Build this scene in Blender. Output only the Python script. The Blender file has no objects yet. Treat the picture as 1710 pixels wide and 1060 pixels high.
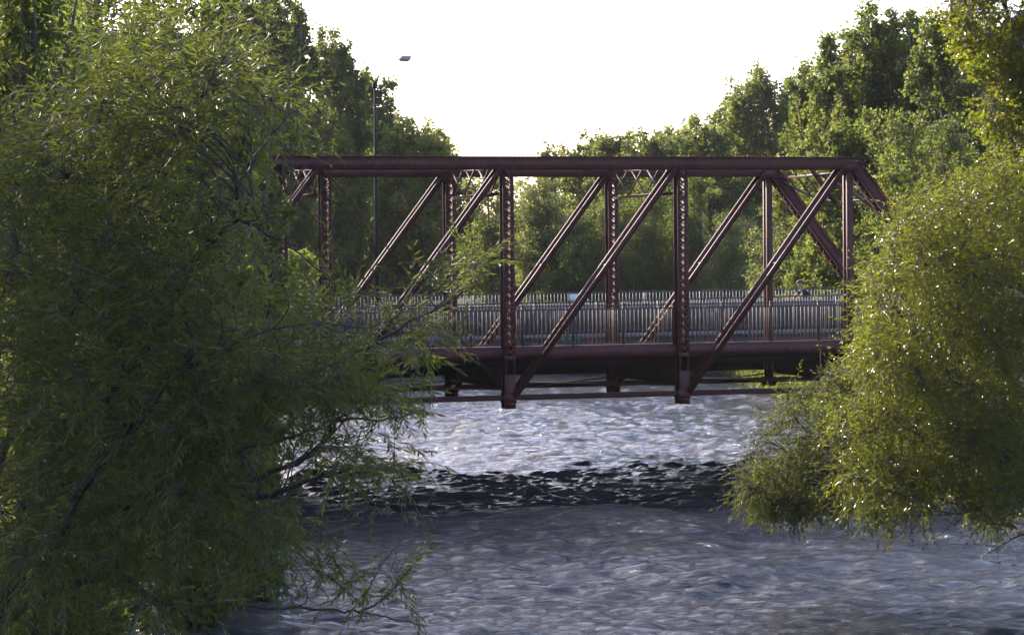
import bpy, math, numpy as np
from mathutils import Vector, Matrix
import bmesh
PI = math.pi
R_ = math.radians
scene = bpy.context.scene
C = scene.collection

# ------------------------------------------------------------------ camera
F = 4209.0; PITCH = 0.02403; ROLL = 0.00982; CAMZ = 7.8
right = np.array([1., 0, 0]); fwd = np.array([0, math.cos(PITCH), -math.sin(PITCH)]); up = np.array([0, math.sin(PITCH), math.cos(PITCH)])
rc, rs = math.cos(ROLL), math.sin(ROLL)
r2 = rc*right - rs*up; u2 = rs*right + rc*up
cam = bpy.data.cameras.new('camera'); co = bpy.data.objects.new('camera', cam); C.objects.link(co)
co.matrix_world = Matrix(((r2[0], u2[0], -fwd[0], 0), (r2[1], u2[1], -fwd[1], 0), (r2[2], u2[2], -fwd[2], CAMZ), (0, 0, 0, 1)))
cam.sensor_fit = 'HORIZONTAL'; cam.sensor_width = 36; cam.lens = 36*F/1710
cam.clip_start = 0.5; cam.clip_end = 6000
scene.camera = co

# ------------------------------------------------------------------ sky, sun, exposure
SUN_AZ, SUN_EL = R_(-35), R_(28)          # azimuth from +Y, negative = left
world = bpy.data.worlds.new('World'); scene.world = world; world.use_nodes = True
nt = world.node_tree; nt.nodes.clear()
sky = nt.nodes.new('ShaderNodeTexSky'); sky.sky_type = 'NISHITA'; sky.sun_disc = False
sky.sun_elevation = SUN_EL; sky.sun_rotation = SUN_AZ; sky.altitude = 0; sky.air_density = 1.0; sky.dust_density = 2.2; sky.ozone_density = 2.0
bg = nt.nodes.new('ShaderNodeBackground'); bg.inputs[1].default_value = 0.15
wo = nt.nodes.new('ShaderNodeOutputWorld')
tn = nt.nodes.new('ShaderNodeMix'); tn.data_type = 'RGBA'; tn.blend_type = 'MULTIPLY'; tn.inputs[0].default_value = 1; tn.inputs[7].default_value = (1.02, .96, 1.09, 1)
nt.links.new(sky.outputs[0], tn.inputs[6]); nt.links.new(tn.outputs[2], bg.inputs[0]); nt.links.new(bg.outputs[0], wo.inputs[0])
sd = Vector((math.sin(SUN_AZ)*math.cos(SUN_EL), math.cos(SUN_AZ)*math.cos(SUN_EL), math.sin(SUN_EL)))
sl = bpy.data.lights.new('sun', 'SUN'); sl.energy = 3.3; sl.angle = R_(0.5); sl.color = (1.0, .88, .72)
so = bpy.data.objects.new('sun', sl); C.objects.link(so); so.rotation_euler = sd.to_track_quat('Z', 'Y').to_euler()
scene.view_settings.view_transform = 'Standard'; scene.view_settings.look = 'None'
scene.view_settings.exposure = 1.6; scene.view_settings.gamma = 1.0
scene.cycles.max_bounces = 9; scene.cycles.diffuse_bounces = 5; scene.cycles.glossy_bounces = 3
scene.cycles.transmission_bounces = 4; scene.cycles.transparent_max_bounces = 4
scene.cycles.caustics_reflective = False; scene.cycles.caustics_refractive = False

# ------------------------------------------------------------------ pixel rays (photo pixels 1710 x 1060)
def ray(px, py):
    dx, dy = px-855., py-530.
    u = rc*dx - rs*dy; v = rs*dx + rc*dy
    a = math.cos(PITCH); b = math.sin(PITCH)
    return np.array([u, F*a - v*b, -F*b - v*a])
def at(px, py, Y):
    d = ray(px, py); return d*(Y/d[1]) + np.array([0, 0, CAMZ])
TH = 0.290; U = np.array([math.cos(TH), math.sin(TH), 0]); N = np.array([-math.sin(TH), math.cos(TH), 0])
O0 = np.array([5.614, 83.36, 0.]); Lp = 6.0; Wb = 7.06
def bp(a, s, z):                       # a metres along the bridge, s metres behind near truss, z above water
    return O0 + a*U + s*N + np.array([0, 0, z])
def hit(px, py, s):                    # ray meets vertical plane at offset s; gives (a, z)
    d = ray(px, py); o = np.array([0, 0, CAMZ]); p0 = O0 + s*N
    t = ((p0-o) @ N)/(d @ N); p = o+d*t
    return float((p-O0) @ U), float(p[2])

# ------------------------------------------------------------------ materials
def mat(name, col, rough=.6, metal=0, spec=.35, noise=None, bump=None, coords='Object'):
    m = bpy.data.materials.new(name); m.use_nodes = True; t = m.node_tree; p = t.nodes['Principled BSDF']
    p.inputs['Base Color'].default_value = (*col, 1); p.inputs['Roughness'].default_value = rough
    p.inputs['Metallic'].default_value = metal; p.inputs['Specular IOR Level'].default_value = spec
    tc = t.nodes.new('ShaderNodeTexCoord')
    if noise:
        for k, (col2, scale, lo, hi) in enumerate(noise):
            n = t.nodes.new('ShaderNodeTexNoise'); n.inputs['Scale'].default_value = scale; n.inputs['Detail'].default_value = 6
            n.inputs['Roughness'].default_value = .65
            r = t.nodes.new('ShaderNodeMapRange'); r.inputs[1].default_value = lo; r.inputs[2].default_value = hi
            x = t.nodes.new('ShaderNodeMix'); x.data_type = 'RGBA'
            t.links.new(tc.outputs[coords], n.inputs['Vector']); t.links.new(n.outputs['Fac'], r.inputs[0]); t.links.new(r.outputs[0], x.inputs[0])
            if p.inputs['Base Color'].links:
                t.links.new(p.inputs['Base Color'].links[0].from_socket, x.inputs[6])
            else: x.inputs[6].default_value = (*col, 1)
            x.inputs[7].default_value = (*col2, 1)
            t.links.new(x.outputs[2], p.inputs['Base Color'])
    if bump:
        n = t.nodes.new('ShaderNodeTexNoise'); n.inputs['Scale'].default_value = bump[0]; n.inputs['Detail'].default_value = 5
        b = t.nodes.new('ShaderNodeBump'); b.inputs['Strength'].default_value = bump[1]; b.inputs['Distance'].default_value = bump[2]
        t.links.new(tc.outputs[coords], n.inputs['Vector']); t.links.new(n.outputs['Fac'], b.inputs['Height']); t.links.new(b.outputs[0], p.inputs['Normal'])
    return m
def leafmat(name, c0, c1, tr0, tr1, mixf=.45, rough=.35, spec=.5):
    m = bpy.data.materials.new(name); m.use_nodes = True; t = m.node_tree; p = t.nodes['Principled BSDF']
    a = t.nodes.new('ShaderNodeAttribute'); a.attribute_name = 'tint'
    def mx(x, y):
        q = t.nodes.new('ShaderNodeMix'); q.data_type = 'RGBA'; q.inputs[6].default_value = (*x, 1); q.inputs[7].default_value = (*y, 1)
        t.links.new(a.outputs['Fac'], q.inputs[0]); return q.outputs[2]
    t.links.new(mx(c0, c1), p.inputs['Base Color']); p.inputs['Roughness'].default_value = rough; p.inputs['Specular IOR Level'].default_value = spec
    tl = t.nodes.new('ShaderNodeBsdfTranslucent'); t.links.new(mx(tr0, tr1), tl.inputs['Color'])
    ms = t.nodes.new('ShaderNodeMixShader'); ms.inputs[0].default_value = mixf
    t.links.new(p.outputs[0], ms.inputs[1]); t.links.new(tl.outputs[0], ms.inputs[2]); t.links.new(ms.outputs[0], t.nodes['Material Output'].inputs[0])
    return m
M = {
 'maroon': mat('maroon_paint', (.086, .023, .018), .60, noise=[((.040, .013, .013), 1.7, .42, .72), ((.125, .048, .026), 5.5, .56, .70), ((.03, .012, .012), 23, .60, .75)], bump=(14, .15, .01)),
 'maroon_b': mat('maroon_paint_pale', (.13, .06, .055), .5, noise=[((.07, .026, .024), 6, .45, .7)]),
 'shade': mat('grimy_maroon', (.055, .021, .018), .8, noise=[((.03, .015, .013), 2, .4, .7)]),  # darker copy of the maroon, with the underdeck shade put into its colour
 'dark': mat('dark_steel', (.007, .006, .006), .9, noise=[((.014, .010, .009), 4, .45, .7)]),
 'rail': mat('brown_grey_railing', (.10, .070, .056), .6, noise=[((.07, .048, .04), 5, .45, .7)]),
 'fence': mat('blue_grey_railing', (.080, .084, .088), .5, noise=[((.13, .14, .14), 6, .45, .7)]),
 'conc': mat('concrete', (.115, .108, .112), .95, noise=[((.09, .087, .09), .8, .4, .7), ((.16, .155, .16), 5, .5, .7)], bump=(20, .2, .01)),
 'paleconc': mat('pale_concrete', (.26, .25, .245), .85, noise=[((.16, .33, .32), 2, .45, .7)]),
 'timber': mat('weathered_timber', (.045, .036, .032), .85, noise=[((.04, .032, .028), 3, .4, .7)], bump=(20, .4, .01)),
 'asphalt': mat('asphalt', (.05, .05, .052), .9, noise=[((.035, .035, .035), 3, .4, .7)], bump=(60, .3, .01)),
 'white': mat('white_plate', (.75, .76, .8), .5, noise=[((.6, .6, .62), 4, .5, .8)]),
 'green': mat('green_sign', (.01, .16, .10), .45, noise=[((.015, .12, .08), 4, .45, .8)]),
 'pole': mat('dark_pole', (.012, .011, .012), .8, noise=[((.02, .018, .018), 4, .5, .8)]),
 'lamp': mat('grey_lamp_housing', (.34, .29, .28), .5, noise=[((.24, .22, .24), 6, .5, .8)]),
 'glass': mat('lamp_lens', (.5, .48, .45), .15),
 'bark': mat('willow_bark', (.075, .060, .048), .9, noise=[((.035, .028, .022), 8, .4, .65)], bump=(30, .5, .02)),
 'bark2': mat('grey_bark', (.16, .14, .12), .9, noise=[((.07, .06, .05), 5, .4, .65)], bump=(20, .5, .03)),
 'soil': mat('soil', (.040, .036, .022), .95, noise=[((.03, .04, .016), .5, .4, .6), ((.07, .06, .045), 6, .55, .75)], bump=(4, .6, .1)),
 'rock': mat('river_rock', (.022, .02, .018), .6, noise=[((.012, .012, .011), 3, .4, .7)], bump=(6, .5, .05)),
 'skin': mat('skin', (.42, .22, .15), .55), 'cloth': mat('dark_shirt', (.012, .014, .02), .8),
 'shorts': mat('dark_shorts', (.02, .03, .07), .85), 'helmet': mat('dark_helmet', (.02, .035, .035), .4),
 'pink': mat('pale_pink_shirt', (.55, .38, .38), .8), 'tyre': mat('tyre_rubber', (.02, .02, .02), .8),
 'bike': mat('bicycle_paint', (.10, .02, .02), .35), 'chrome': mat('bicycle_metal', (.5, .5, .5), .3, 1), 'hair': mat('dark_hair', (.03, .02, .015), .6),
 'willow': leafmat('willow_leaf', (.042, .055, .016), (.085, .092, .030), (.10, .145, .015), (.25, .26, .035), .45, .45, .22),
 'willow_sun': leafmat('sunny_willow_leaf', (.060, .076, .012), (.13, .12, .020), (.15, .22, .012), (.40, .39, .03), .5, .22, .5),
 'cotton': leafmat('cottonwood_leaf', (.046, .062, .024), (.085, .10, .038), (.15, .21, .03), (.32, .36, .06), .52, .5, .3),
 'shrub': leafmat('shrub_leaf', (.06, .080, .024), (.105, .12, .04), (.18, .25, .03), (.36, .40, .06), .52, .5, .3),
 'grey': leafmat('grey_green_leaf', (.065, .08, .035), (.115, .13, .055), (.20, .26, .05), (.42, .44, .09), .52, .42, .5),
 'dead': leafmat('dry_leaf', (.13, .09, .06), (.2, .15, .1), (.15, .1, .05), (.2, .15, .1), .3, .6, .3),
 'grass': leafmat('bank_grass', (.04, .065, .02), (.09, .10, .035), (.09, .15, .02), (.2, .22, .04), .4, .5, .3),
}

# ------------------------------------------------------------------ mesh helpers
class MB:
    def __init__(s): s.v = []; s.f = []; s.n = 0
    def add(s, v, f):
        v = np.asarray(v, float); f = np.asarray(f, int)
        s.v.append(v); s.f.append(f+s.n); s.n += len(v)
    def box(s, c, ax, ay, az):          # centre and half-axis vectors
        c, ax, ay, az = [np.asarray(q, float) for q in (c, ax, ay, az)]
        v = [c + i*ax + j*ay + k*az for i in (-1, 1) for j in (-1, 1) for k in (-1, 1)]
        f = [[0, 1, 3, 2], [4, 6, 7, 5], [0, 4, 5, 1], [2, 3, 7, 6], [0, 2, 6, 4], [1, 5, 7, 3]]
        s.add(v, f)
    def beam(s, p, q, w, h, side):      # rectangular bar from p to q, w along side, h along the other
        p = np.asarray(p, float); q = np.asarray(q, float); d = q-p; L = np.linalg.norm(d); d /= L
        sd_ = np.asarray(side, float); sd_ = sd_ - (sd_ @ d)*d; sd_ /= np.linalg.norm(sd_); t = np.cross(d, sd_)
        s.box((p+q)/2, d*L/2, sd_*w/2, t*h/2)
    def tube(s, pts, rad, n=6, cap=True):
        P = np.asarray(pts, float); m = len(P)
        r = np.full(m, rad) if np.isscalar(rad) else np.asarray(rad, float)
        T = np.gradient(P, axis=0); T /= np.linalg.norm(T, axis=1)[:, None]+1e-12
        ref = np.array([0, 0, 1.]) if abs(T[0][2]) < .9 else np.array([1., 0, 0])
        A = np.cross(T, ref); bad = np.linalg.norm(A, axis=1) < .05
        A[bad] = np.cross(T[bad], np.array([1., .3, 0]))
        A /= np.linalg.norm(A, axis=1)[:, None]; B = np.cross(T, A)
        th = np.arange(n)*2*PI/n
        V = P[:, None, :] + r[:, None, None]*(np.cos(th)[None, :, None]*A[:, None, :] + np.sin(th)[None, :, None]*B[:, None, :])
        i = np.arange(m-1)[:, None]*n; j = np.arange(n)[None, :]; k = (np.arange(n)+1) % n
        f = np.stack([i+j, i+k[None], i+n+k[None], i+n+j], -1).reshape(-1, 4)
        s.add(V.reshape(-1, 3), f)
        if cap:
            c0 = s.n; s.v.append(np.array([P[0], P[-1]])); s.n += 2; b = c0-m*n
            jj = np.arange(n)
            s.f.append(np.stack([np.full(n, c0), b+k, b+jj, np.full(n, c0)], -1)[:, :3])
            s.f.append(np.stack([np.full(n, c0+1), b+(m-1)*n+jj, b+(m-1)*n+k], -1))
    def ball(s, c, r, sub=8):
        r = np.ones(3)*r; th = np.linspace(0, PI, sub//2+2); ph = np.arange(sub)*2*PI/sub
        V = np.array([[np.sin(a)*np.cos(b), np.sin(a)*np.sin(b), np.cos(a)] for a in th for b in ph])*r + np.asarray(c)
        f = [[i*sub+j, (i+1)*sub+j, (i+1)*sub+(j+1) % sub, i*sub+(j+1) % sub] for i in range(len(th)-1) for j in range(sub)]
        s.add(V, f)
    def build(s, name, m, parent=None, smooth=False, tint=None, bevel=0):
        V = np.concatenate(s.v); loops = np.concatenate([f.reshape(-1) for f in s.f]); tot = np.concatenate([np.full(len(f), f.shape[1]) for f in s.f])
        return mkmesh(name, V, loops, tot, m, parent, smooth, tint, bevel)
def mkmesh(name, V, loops, tot, m, parent=None, smooth=False, tint=None, bevel=0):
    me = bpy.data.meshes.new(name); me.vertices.add(len(V)); me.vertices.foreach_set('co', V.astype(np.float32).ravel())
    me.loops.add(len(loops)); me.loops.foreach_set('vertex_index', loops.astype(np.int32))
    me.polygons.add(len(tot)); st = np.concatenate([[0], np.cumsum(tot)[:-1]])
    me.polygons.foreach_set('loop_start', st.astype(np.int32)); me.polygons.foreach_set('loop_total', tot.astype(np.int32))
    if smooth: me.polygons.foreach_set('use_smooth', np.ones(len(tot), bool))
    if tint is not None:
        a = me.attributes.new('tint', 'FLOAT', 'POINT'); a.data.foreach_set('value', tint.astype(np.float32))
    me.materials.append(m); me.update(calc_edges=True)
    o = bpy.data.objects.new(name, me); C.objects.link(o)
    if parent is not None:
        o.parent = parent; o.matrix_parent_inverse = Matrix.Translation(-Vector(parent.location)) if parent.type == 'EMPTY' else Matrix()
    if bevel:
        b = o.modifiers.new('bevel', 'BEVEL'); b.width = bevel; b.segments = 1; b.limit_method = 'ANGLE'
    return o
def tag(o, label=None, cat=None, group=None, kind=None):
    if label: o['label'] = label
    if cat: o['category'] = cat
    if group: o['group'] = group
    if kind: o['kind'] = kind
    return o
def thing(name, loc, label, cat, group=None):
    o = bpy.data.objects.new(name, None); C.objects.link(o); o.location = tuple(loc); o.empty_display_size = .3
    return tag(o, label, cat, group)
def unit(a): return a/(np.linalg.norm(a, axis=-1, keepdims=True)+1e-12)
rng = np.random.default_rng(7)
def leafgeo(P, D, Nn, Ln, Wd, fold=.12):
    """lance-shaped leaves: rib from P along D, blade side from D x Nn; 5 verts, 2 quads each"""
    D = unit(D); S = unit(np.cross(D, Nn)); Nn = np.cross(S, D); Ln = Ln[:, None]; Wd = Wd[:, None]
    tip = P+D*Ln - Nn*Ln*.10; mid = P+D*Ln*.45 - Nn*Wd*fold*2
    l = P+D*Ln*.42 - S*Wd*.5; r = P+D*Ln*.42 + S*Wd*.5
    V = np.stack([P, r, tip, mid, l], 1).reshape(-1, 3); k = np.arange(len(P))[:, None]*5
    f = np.stack([k+np.array([[0, 1, 2, 3]]), k+np.array([[0, 3, 2, 4]])], 1).reshape(-1, 4)
    return V, f
def fasttubes(A, B, ra, rb):            # many straight three-sided twigs
    D = unit(B-A); X = unit(np.cross(D, np.array([.31, .2, .93]))); Y = np.cross(D, X); Vs = []
    for k in range(3):
        c, s_ = math.cos(k*2.094), math.sin(k*2.094)
        Vs.append(A + (X*c+Y*s_)*ra[:, None]); Vs.append(B + (X*c+Y*s_)*rb[:, None])
    V = np.stack(Vs, 1).reshape(-1, 3); k = np.arange(len(A))[:, None]*6
    f = np.stack([k+np.array([[0, 2, 3, 1]]), k+np.array([[2, 4, 5, 3]]), k+np.array([[4, 0, 1, 5]])], 1).reshape(-1, 4)
    return V, f

# ------------------------------------------------------------------ terrain and water
def bank_l(Y):
    return np.interp(Y, [-80, 0, 15, 30, 45, 60, 70, 78, 84, 92, 120, 150, 166, 176, 200, 400], [-12, -6, -5.2, -7.0, -9.0, -10, -9.5, -8.0, -14, -22, -18, -11, -9.5, -45, -95, -420])
def bank_r(Y):
    return np.interp(Y, [-80, 0, 30, 55, 75, 90, 110, 165, 170, 174, 200, 400], [15, 15, 15.5, 16.5, 17, 16, 15, 14.0, 6, -8, -60, -380])
def gheight(X, Y):
    d = np.maximum(bank_l(Y)-X, X-bank_r(Y))            # >0 on land
    h = np.where(d > 0, 4.3*(1-np.exp(-d/3.2)), np.maximum(-1.4, d*.5))
    n = .25*np.sin(X*.7+1.3*np.sin(Y*.31))*np.cos(Y*.53+X*.2) + .12*np.sin(X*2.1+Y*1.3)
    return h + n*np.clip(d, 0, 1.5)
xs = np.concatenate([np.linspace(-2500, -120, 12), np.linspace(-110, 90, 251), np.linspace(100, 2500, 12)])
ys = np.concatenate([np.linspace(-900, -90, 6), np.linspace(-80, 300, 300), np.linspace(320, 4500, 14)])
GX, GY = np.meshgrid(xs, ys); GZ = gheight(GX, GY)
def grid(name, X, Y, Z, m, smooth=True):
    h, w = X.shape; i = np.arange(h-1)[:, None]*w + np.arange(w-1)[None]
    f = np.stack([i, i+1, i+w+1, i+w], -1).reshape(-1, 4)
    return mkmesh(name, np.stack([X, Y, Z], -1).reshape(-1, 3), f.ravel(), np.full(len(f), 4), m, smooth=smooth)
tag(grid('ground', GX, GY, GZ, M['soil']), kind='structure')

def watermat():
    m = bpy.data.materials.new('river_water'); m.use_nodes = True; t = m.node_tree; p = t.nodes['Principled BSDF']; L = t.links.new
    g = t.nodes.new('ShaderNodeNewGeometry'); sp = t.nodes.new('ShaderNodeSeparateXYZ'); L(g.outputs['Position'], sp.inputs[0])
    mp = t.nodes.new('ShaderNodeMapping'); L(g.outputs['Position'], mp.inputs[0]); mp.inputs['Scale'].default_value = (.5, 1.0, 1)
    n1 = t.nodes.new('ShaderNodeTexNoise'); n1.inputs['Scale'].default_value = 6.5; n1.inputs['Detail'].default_value = 8; n1.inputs['Roughness'].default_value = .72; n1.inputs['Distortion'].default_value = .6
    L(mp.outputs[0], n1.inputs['Vector'])
    b = t.nodes.new('ShaderNodeBump'); b.inputs['Strength'].default_value = .75; b.inputs['Distance'].default_value = .075; 
    n4 = t.nodes.new('ShaderNodeTexNoise'); n4.inputs['Scale'].default_value = 1.5; n4.inputs['Detail'].default_value = 7; n4.inputs['Roughness'].default_value = .62; n4.inputs['Distortion'].default_value = .5; L(mp.outputs[0], n4.inputs['Vector'])
    ad = t.nodes.new('ShaderNodeMath'); ad.operation = 'MULTIPLY_ADD'; L(n4.outputs['Fac'], ad.inputs[0]); ad.inputs[1].default_value = 5.5; L(n1.outputs['Fac'], ad.inputs[2]); L(ad.outputs[0], b.inputs['Height'])
    L(b.outputs[0], p.inputs['Normal'])
    # aerated riffle water below the bridge: paler and rougher
    n2 = t.nodes.new('ShaderNodeTexNoise'); n2.inputs['Scale'].default_value = .35; n2.inputs['Detail'].default_value = 7; n2.inputs['Roughness'].default_value = .65; L(g.outputs['Position'], n2.inputs['Vector'])
    yy = t.nodes.new('ShaderNodeMath'); yy.operation = 'MULTIPLY_ADD'; L(n2.outputs['Fac'], yy.inputs[0]); yy.inputs[1].default_value = 10; L(sp.outputs['Y'], yy.inputs[2])
    r = t.nodes.new('ShaderNodeMapRange'); r.inputs[1].default_value = 95; r.inputs[2].default_value = 84; r.inputs[3].default_value = 0; r.inputs[4].default_value = 1; L(yy.outputs[0], r.inputs[0])
    n3 = t.nodes.new('ShaderNodeTexNoise'); n3.inputs['Scale'].default_value = 3; n3.inputs['Detail'].default_value = 9; n3.inputs['Roughness'].default_value = .75; n3.inputs['Distortion'].default_value = 1.2; L(mp.outputs[0], n3.inputs['Vector'])
    r3 = t.nodes.new('ShaderNodeMapRange'); r3.inputs[1].default_value = .38; r3.inputs[2].default_value = .66; L(n3.outputs['Fac'], r3.inputs[0])
    mu = t.nodes.new('ShaderNodeMath'); mu.operation = 'MULTIPLY'; L(r.outputs[0], mu.inputs[0]); L(r3.outputs[0], mu.inputs[1])
    x = t.nodes.new('ShaderNodeMix'); x.data_type = 'RGBA'; x.inputs[6].default_value = (.012, .017, .014, 1); x.inputs[7].default_value = (.020, .021, .026, 1); L(mu.outputs[0], x.inputs[0]); L(x.outputs[2], p.inputs['Base Color'])
    rr = t.nodes.new('ShaderNodeMapRange'); rr.inputs[3].default_value = .06; rr.inputs[4].default_value = .08
    bs = t.nodes.new('ShaderNodeMapRange'); bs.inputs[3].default_value = .80; bs.inputs[4].default_value = .70; L(r.outputs[0], bs.inputs[0]); L(bs.outputs[0], b.inputs['Strength']); L(r.outputs[0], rr.inputs[0]); L(rr.outputs[0], p.inputs['Roughness'])
    sl_ = t.nodes.new('ShaderNodeMapRange'); sl_.inputs[3].default_value = .62; sl_.inputs[4].default_value = .34; L(r.outputs[0], sl_.inputs[0]); L(sl_.outputs[0], p.inputs['Specular IOR Level'])
    p.inputs['IOR'].default_value = 1.33
    return m
tv = np.concatenate([np.linspace(-3.2, -.36, 24), np.linspace(-.34, .34, 640), np.linspace(.36, 3.2, 24)])
inv = np.linspace(1/44., 1/200., 1300)
yv = np.concatenate([np.linspace(-80, 42, 60), 1/inv, np.linspace(210, 420, 20)])
TT, WY = np.meshgrid(tv, yv); WX = TT*np.maximum(WY, 22)
WZ = np.zeros_like(WX)
wr = np.random.default_rng(3)
rough = .55+.45*np.sin(WX*.33+1.7*np.sin(WY*.11))*np.sin(WY*.21+np.sin(WX*.25))
near = np.clip((84-WY)/8, 0, 1); rif = np.exp(-((WY-88)/8.)**2)
for k in range(64):
    lam = .36*(9**wr.random()); a = wr.normal(0, .45)+PI/2          # crests mostly across the stream
    if wr.random() < .3: a = wr.random()*PI
    kx, ky = math.cos(a)*2*PI/lam, math.sin(a)*2*PI/lam
    am = .0068*lam**.72
    ph = kx*WX+ky*WY+wr.random()*7+1.2*np.sin(WX*wr.uniform(.2, .8)+WY*wr.uniform(.2, .8)+wr.random()*6)
    WZ += am*np.sin(ph)
patch = np.sin(WX*.41+2.1*np.sin(WY*.17)+1)*np.sin(WY*.29+1.6*np.sin(WX*.23))
WZ *= (1.0+.75*rif*(.5+1.1*patch)-.15*near)*(.75+.5*rough)
for k in range(12):                      # long swells that bend the reflections
    lam = wr.uniform(4.5, 13); a = wr.normal(0, .5)+PI/2
    WZ += .0085*lam*np.sin(math.cos(a)*2*PI/lam*WX+math.sin(a)*2*PI/lam*WY+wr.random()*7+2.2*np.sin(WX*wr.uniform(.1, .4)+wr.random()*6))*np.clip((WY-50)/20, .25, 1)*.5
tag(grid('river_water', WX, WY, WZ, watermat()), kind='structure')

# ------------------------------------------------------------------ truss bridge
ZT = CAMZ+3.219; ZC = CAMZ+2.817; ZB = CAMZ-4.562; ZP = CAMZ-2.90
NODES = list(range(-7, 3)); HR, HL = 1, -6
TD = .42                                # distance between the two webs of a chord
tb = thing('truss_bridge', bp(-15, 3.5, ZP), 'dark red riveted steel truss bridge with lattice posts and a railed deck across the river', 'bridge')
mr = M['maroon']
def chan(mb, p, q, depth, s_off, flange=.07, th=.012, inward=1):
    """a channel from p to q in the truss plane: web facing the side, flanges top and bottom"""
    o = N*s_off; p = np.asarray(p)+o; q = np.asarray(q)+o
    mb.beam(p, q, th, depth, N)
    d = unit(q-p); t = np.cross(d, N); t = t/np.linalg.norm(t)
    for e in (-1, 1):
        c = t*(depth/2-th*.5)*e + N*inward*(flange/2+th*.52)
        mb.beam(p+c, q+c, flange, th, N)
for s0, side in ((0, 'near'), (Wb, 'far')):
    nb = lambda a, z: bp(a, s0, z)
    # top chord: two webs, cover plate, rivets
    ct = (ZT+ZC)/2; dep = ZT-ZC
    mb = MB(); a0, a1 = HL*Lp-.12, HR*Lp+.20
    for e in (-1, 1):
        mb.beam(nb(a0, ct)+N*e*TD/2, nb(a1, ct)+N*e*TD/2, .016, dep, N)
        for zz in (ZC+.045, ZT-.05):
            mb.beam(nb(a0, zz)+N*e*(TD/2+.047), nb(a1, zz)+N*e*(TD/2+.047), .074, .012, N) if zz < ct else None
    mb.beam(nb(a0-.05, ZT+.008), nb(a1+.06, ZT+.008), TD+.16, .016, N)
    n = int((a1-a0)/.13)
    for e in (-1, 1):
        for i in range(n):
            a = a0+.06+i*.13; c = nb(a, ZT+.026)+N*e*(TD/2+.03)
            mb.box(c, U*.014, N*.014, np.array([0, 0, .010]))
    # bottom lacing of the chord
    for i in range(int((a1-a0)/.45)):
        a = a0+.1+i*.45; z = ZC+.01
        mb.beam(nb(a, z)-N*TD/2, nb(a+.22, z)+N*TD/2, .05, .01, U); mb.beam(nb(a+.22, z+.003)+N*TD/2, nb(a+.44, z+.003)-N*TD/2, .05, .01, U)
    mb.build('top_chord', mr, tb)
    # end posts
    for h, e_ in ((HR, 1), (HL, -1)):
        mb = MB(); p = nb(h*Lp+.16*e_, ct-.02); q = nb((h+e_)*Lp, ZB+.15)
        for e in (-1, 1):
            chan(mb, p, q, dep-.02, e*TD/2, .07, .014, inward=e)
        d = unit(q-p); t = np.cross(d, N); t = t/np.linalg.norm(t); t = t if t[2] > 0 else -t
        mb.beam(p+t*(dep/2+.004), q+t*(dep/2+.004), TD+.16, .014, N)
        Lx = np.linalg.norm(q-p); k = int(Lx/.42)
        for i in range(k):
            c = p+d*(i*.42+.1)-t*(dep/2+.004); c2 = c+d*.21; c3 = c+d*.42
            mb.beam(c-N*TD/2, c2+N*TD/2, .055, .01, d); mb.beam(c2+N*TD/2-t*.004, c3-N*TD/2-t*.004, .055, .01, d)
        # gusset at the hip
        for e in (-1, 1): mb.box(nb(h*Lp, ct-.1)+N*e*(TD/2+.012), U*.26, N*.006, np.array([0, 0, .17]))
        mb.build('end_post', mr, tb)
    # posts
    for i in NODES[1:-1]:
        hip = i in (HR, HL); w = .22 if hip else .38
        mb = MB(); zt, zb = ZC+.1, ZB-.1
        if not hip:
            for e in (-1, 1):
                c = nb(i*Lp+e*(w/2-.095), 0)
                mb.box(c+np.array([0, 0, (zt+zb)/2]), U*.006, N*(TD/2-.03), np.array([0, 0, (zt-zb)/2]))
                for g in (-1, 1):
                    cc = nb(i*Lp+e*(w/2-.047), 0)+N*g*(TD/2-.028)
                    mb.box(cc+np.array([0, 0, (zt+zb)/2]), U*.047, N*.006, np.array([0, 0, (zt-zb)/2]))
            ms = {-1: MB(), 1: MB()}; pit = .25; z = ZB+1.35
            while z < ZC-.15:
                for g in (-1, 1):
                    s_ = N*g*(TD/2-.014)
                    a_, b_ = i*Lp-w/2+.04, i*Lp+w/2-.04
                    ms[g].beam(nb(a_, z)+s_, nb(b_, z+pit)+s_, .05, .008, U); ms[g].beam(nb(b_, z)+s_*1.03, nb(a_, z+pit)+s_*1.03, .05, .008, U)
                z += pit
            for g in (-1, 1):       # tie plates at both ends
                s_ = N*g*(TD/2-.012)
                mb.box(nb(i*Lp, ZB+.2)+s_, U*(w/2-.004), N*.006, np.array([0, 0, .55]))
                mb.box(nb(i*Lp, ZB+1.28)+s_, U*(w/2-.004), N*.006, np.array([0, 0, .08]))
                mb.box(nb(i*Lp, ZC-.06)+s_, U*(w/2-.004), N*.006, np.array([0, 0, .12]))
        else:
            for e in (-1, 1):
                c = nb(i*Lp, 0)+N*e*(TD/2-.03)
                mb.box(c+np.array([0, 0, (zt+zb)/2]), U*w/2, N*.007, np.array([0, 0, (zt-zb)/2]))
                for g in (-1, 1):
                    mb.box(c+U*g*(w/2-.006)-N*e*.05+np.array([0, 0, (zt+zb)/2]), U*.006, N*.043, np.array([0, 0, (zt-zb)/2]))
            ms = None
        # pin gusset at the foot
        for e in (-1, 1):
            c = nb(i*Lp, ZB-.03)+N*e*(TD/2+.012)
            mb.box(c, U*.21, N*.006, np.array([0, 0, .14])); mb.box(c+np.array([0, 0, -.165]), U*.14, N*.006, np.array([0, 0, .024]))
            mb.tube([c-N*.02, c+N*.02], .05, 10)
        po = mb.build('lattice_post' if not hip else 'hip_post', mr, tb)
        if ms: ms[-1].build('lacing', mr, po); ms[1].build('lacing', mr, po)
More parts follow.
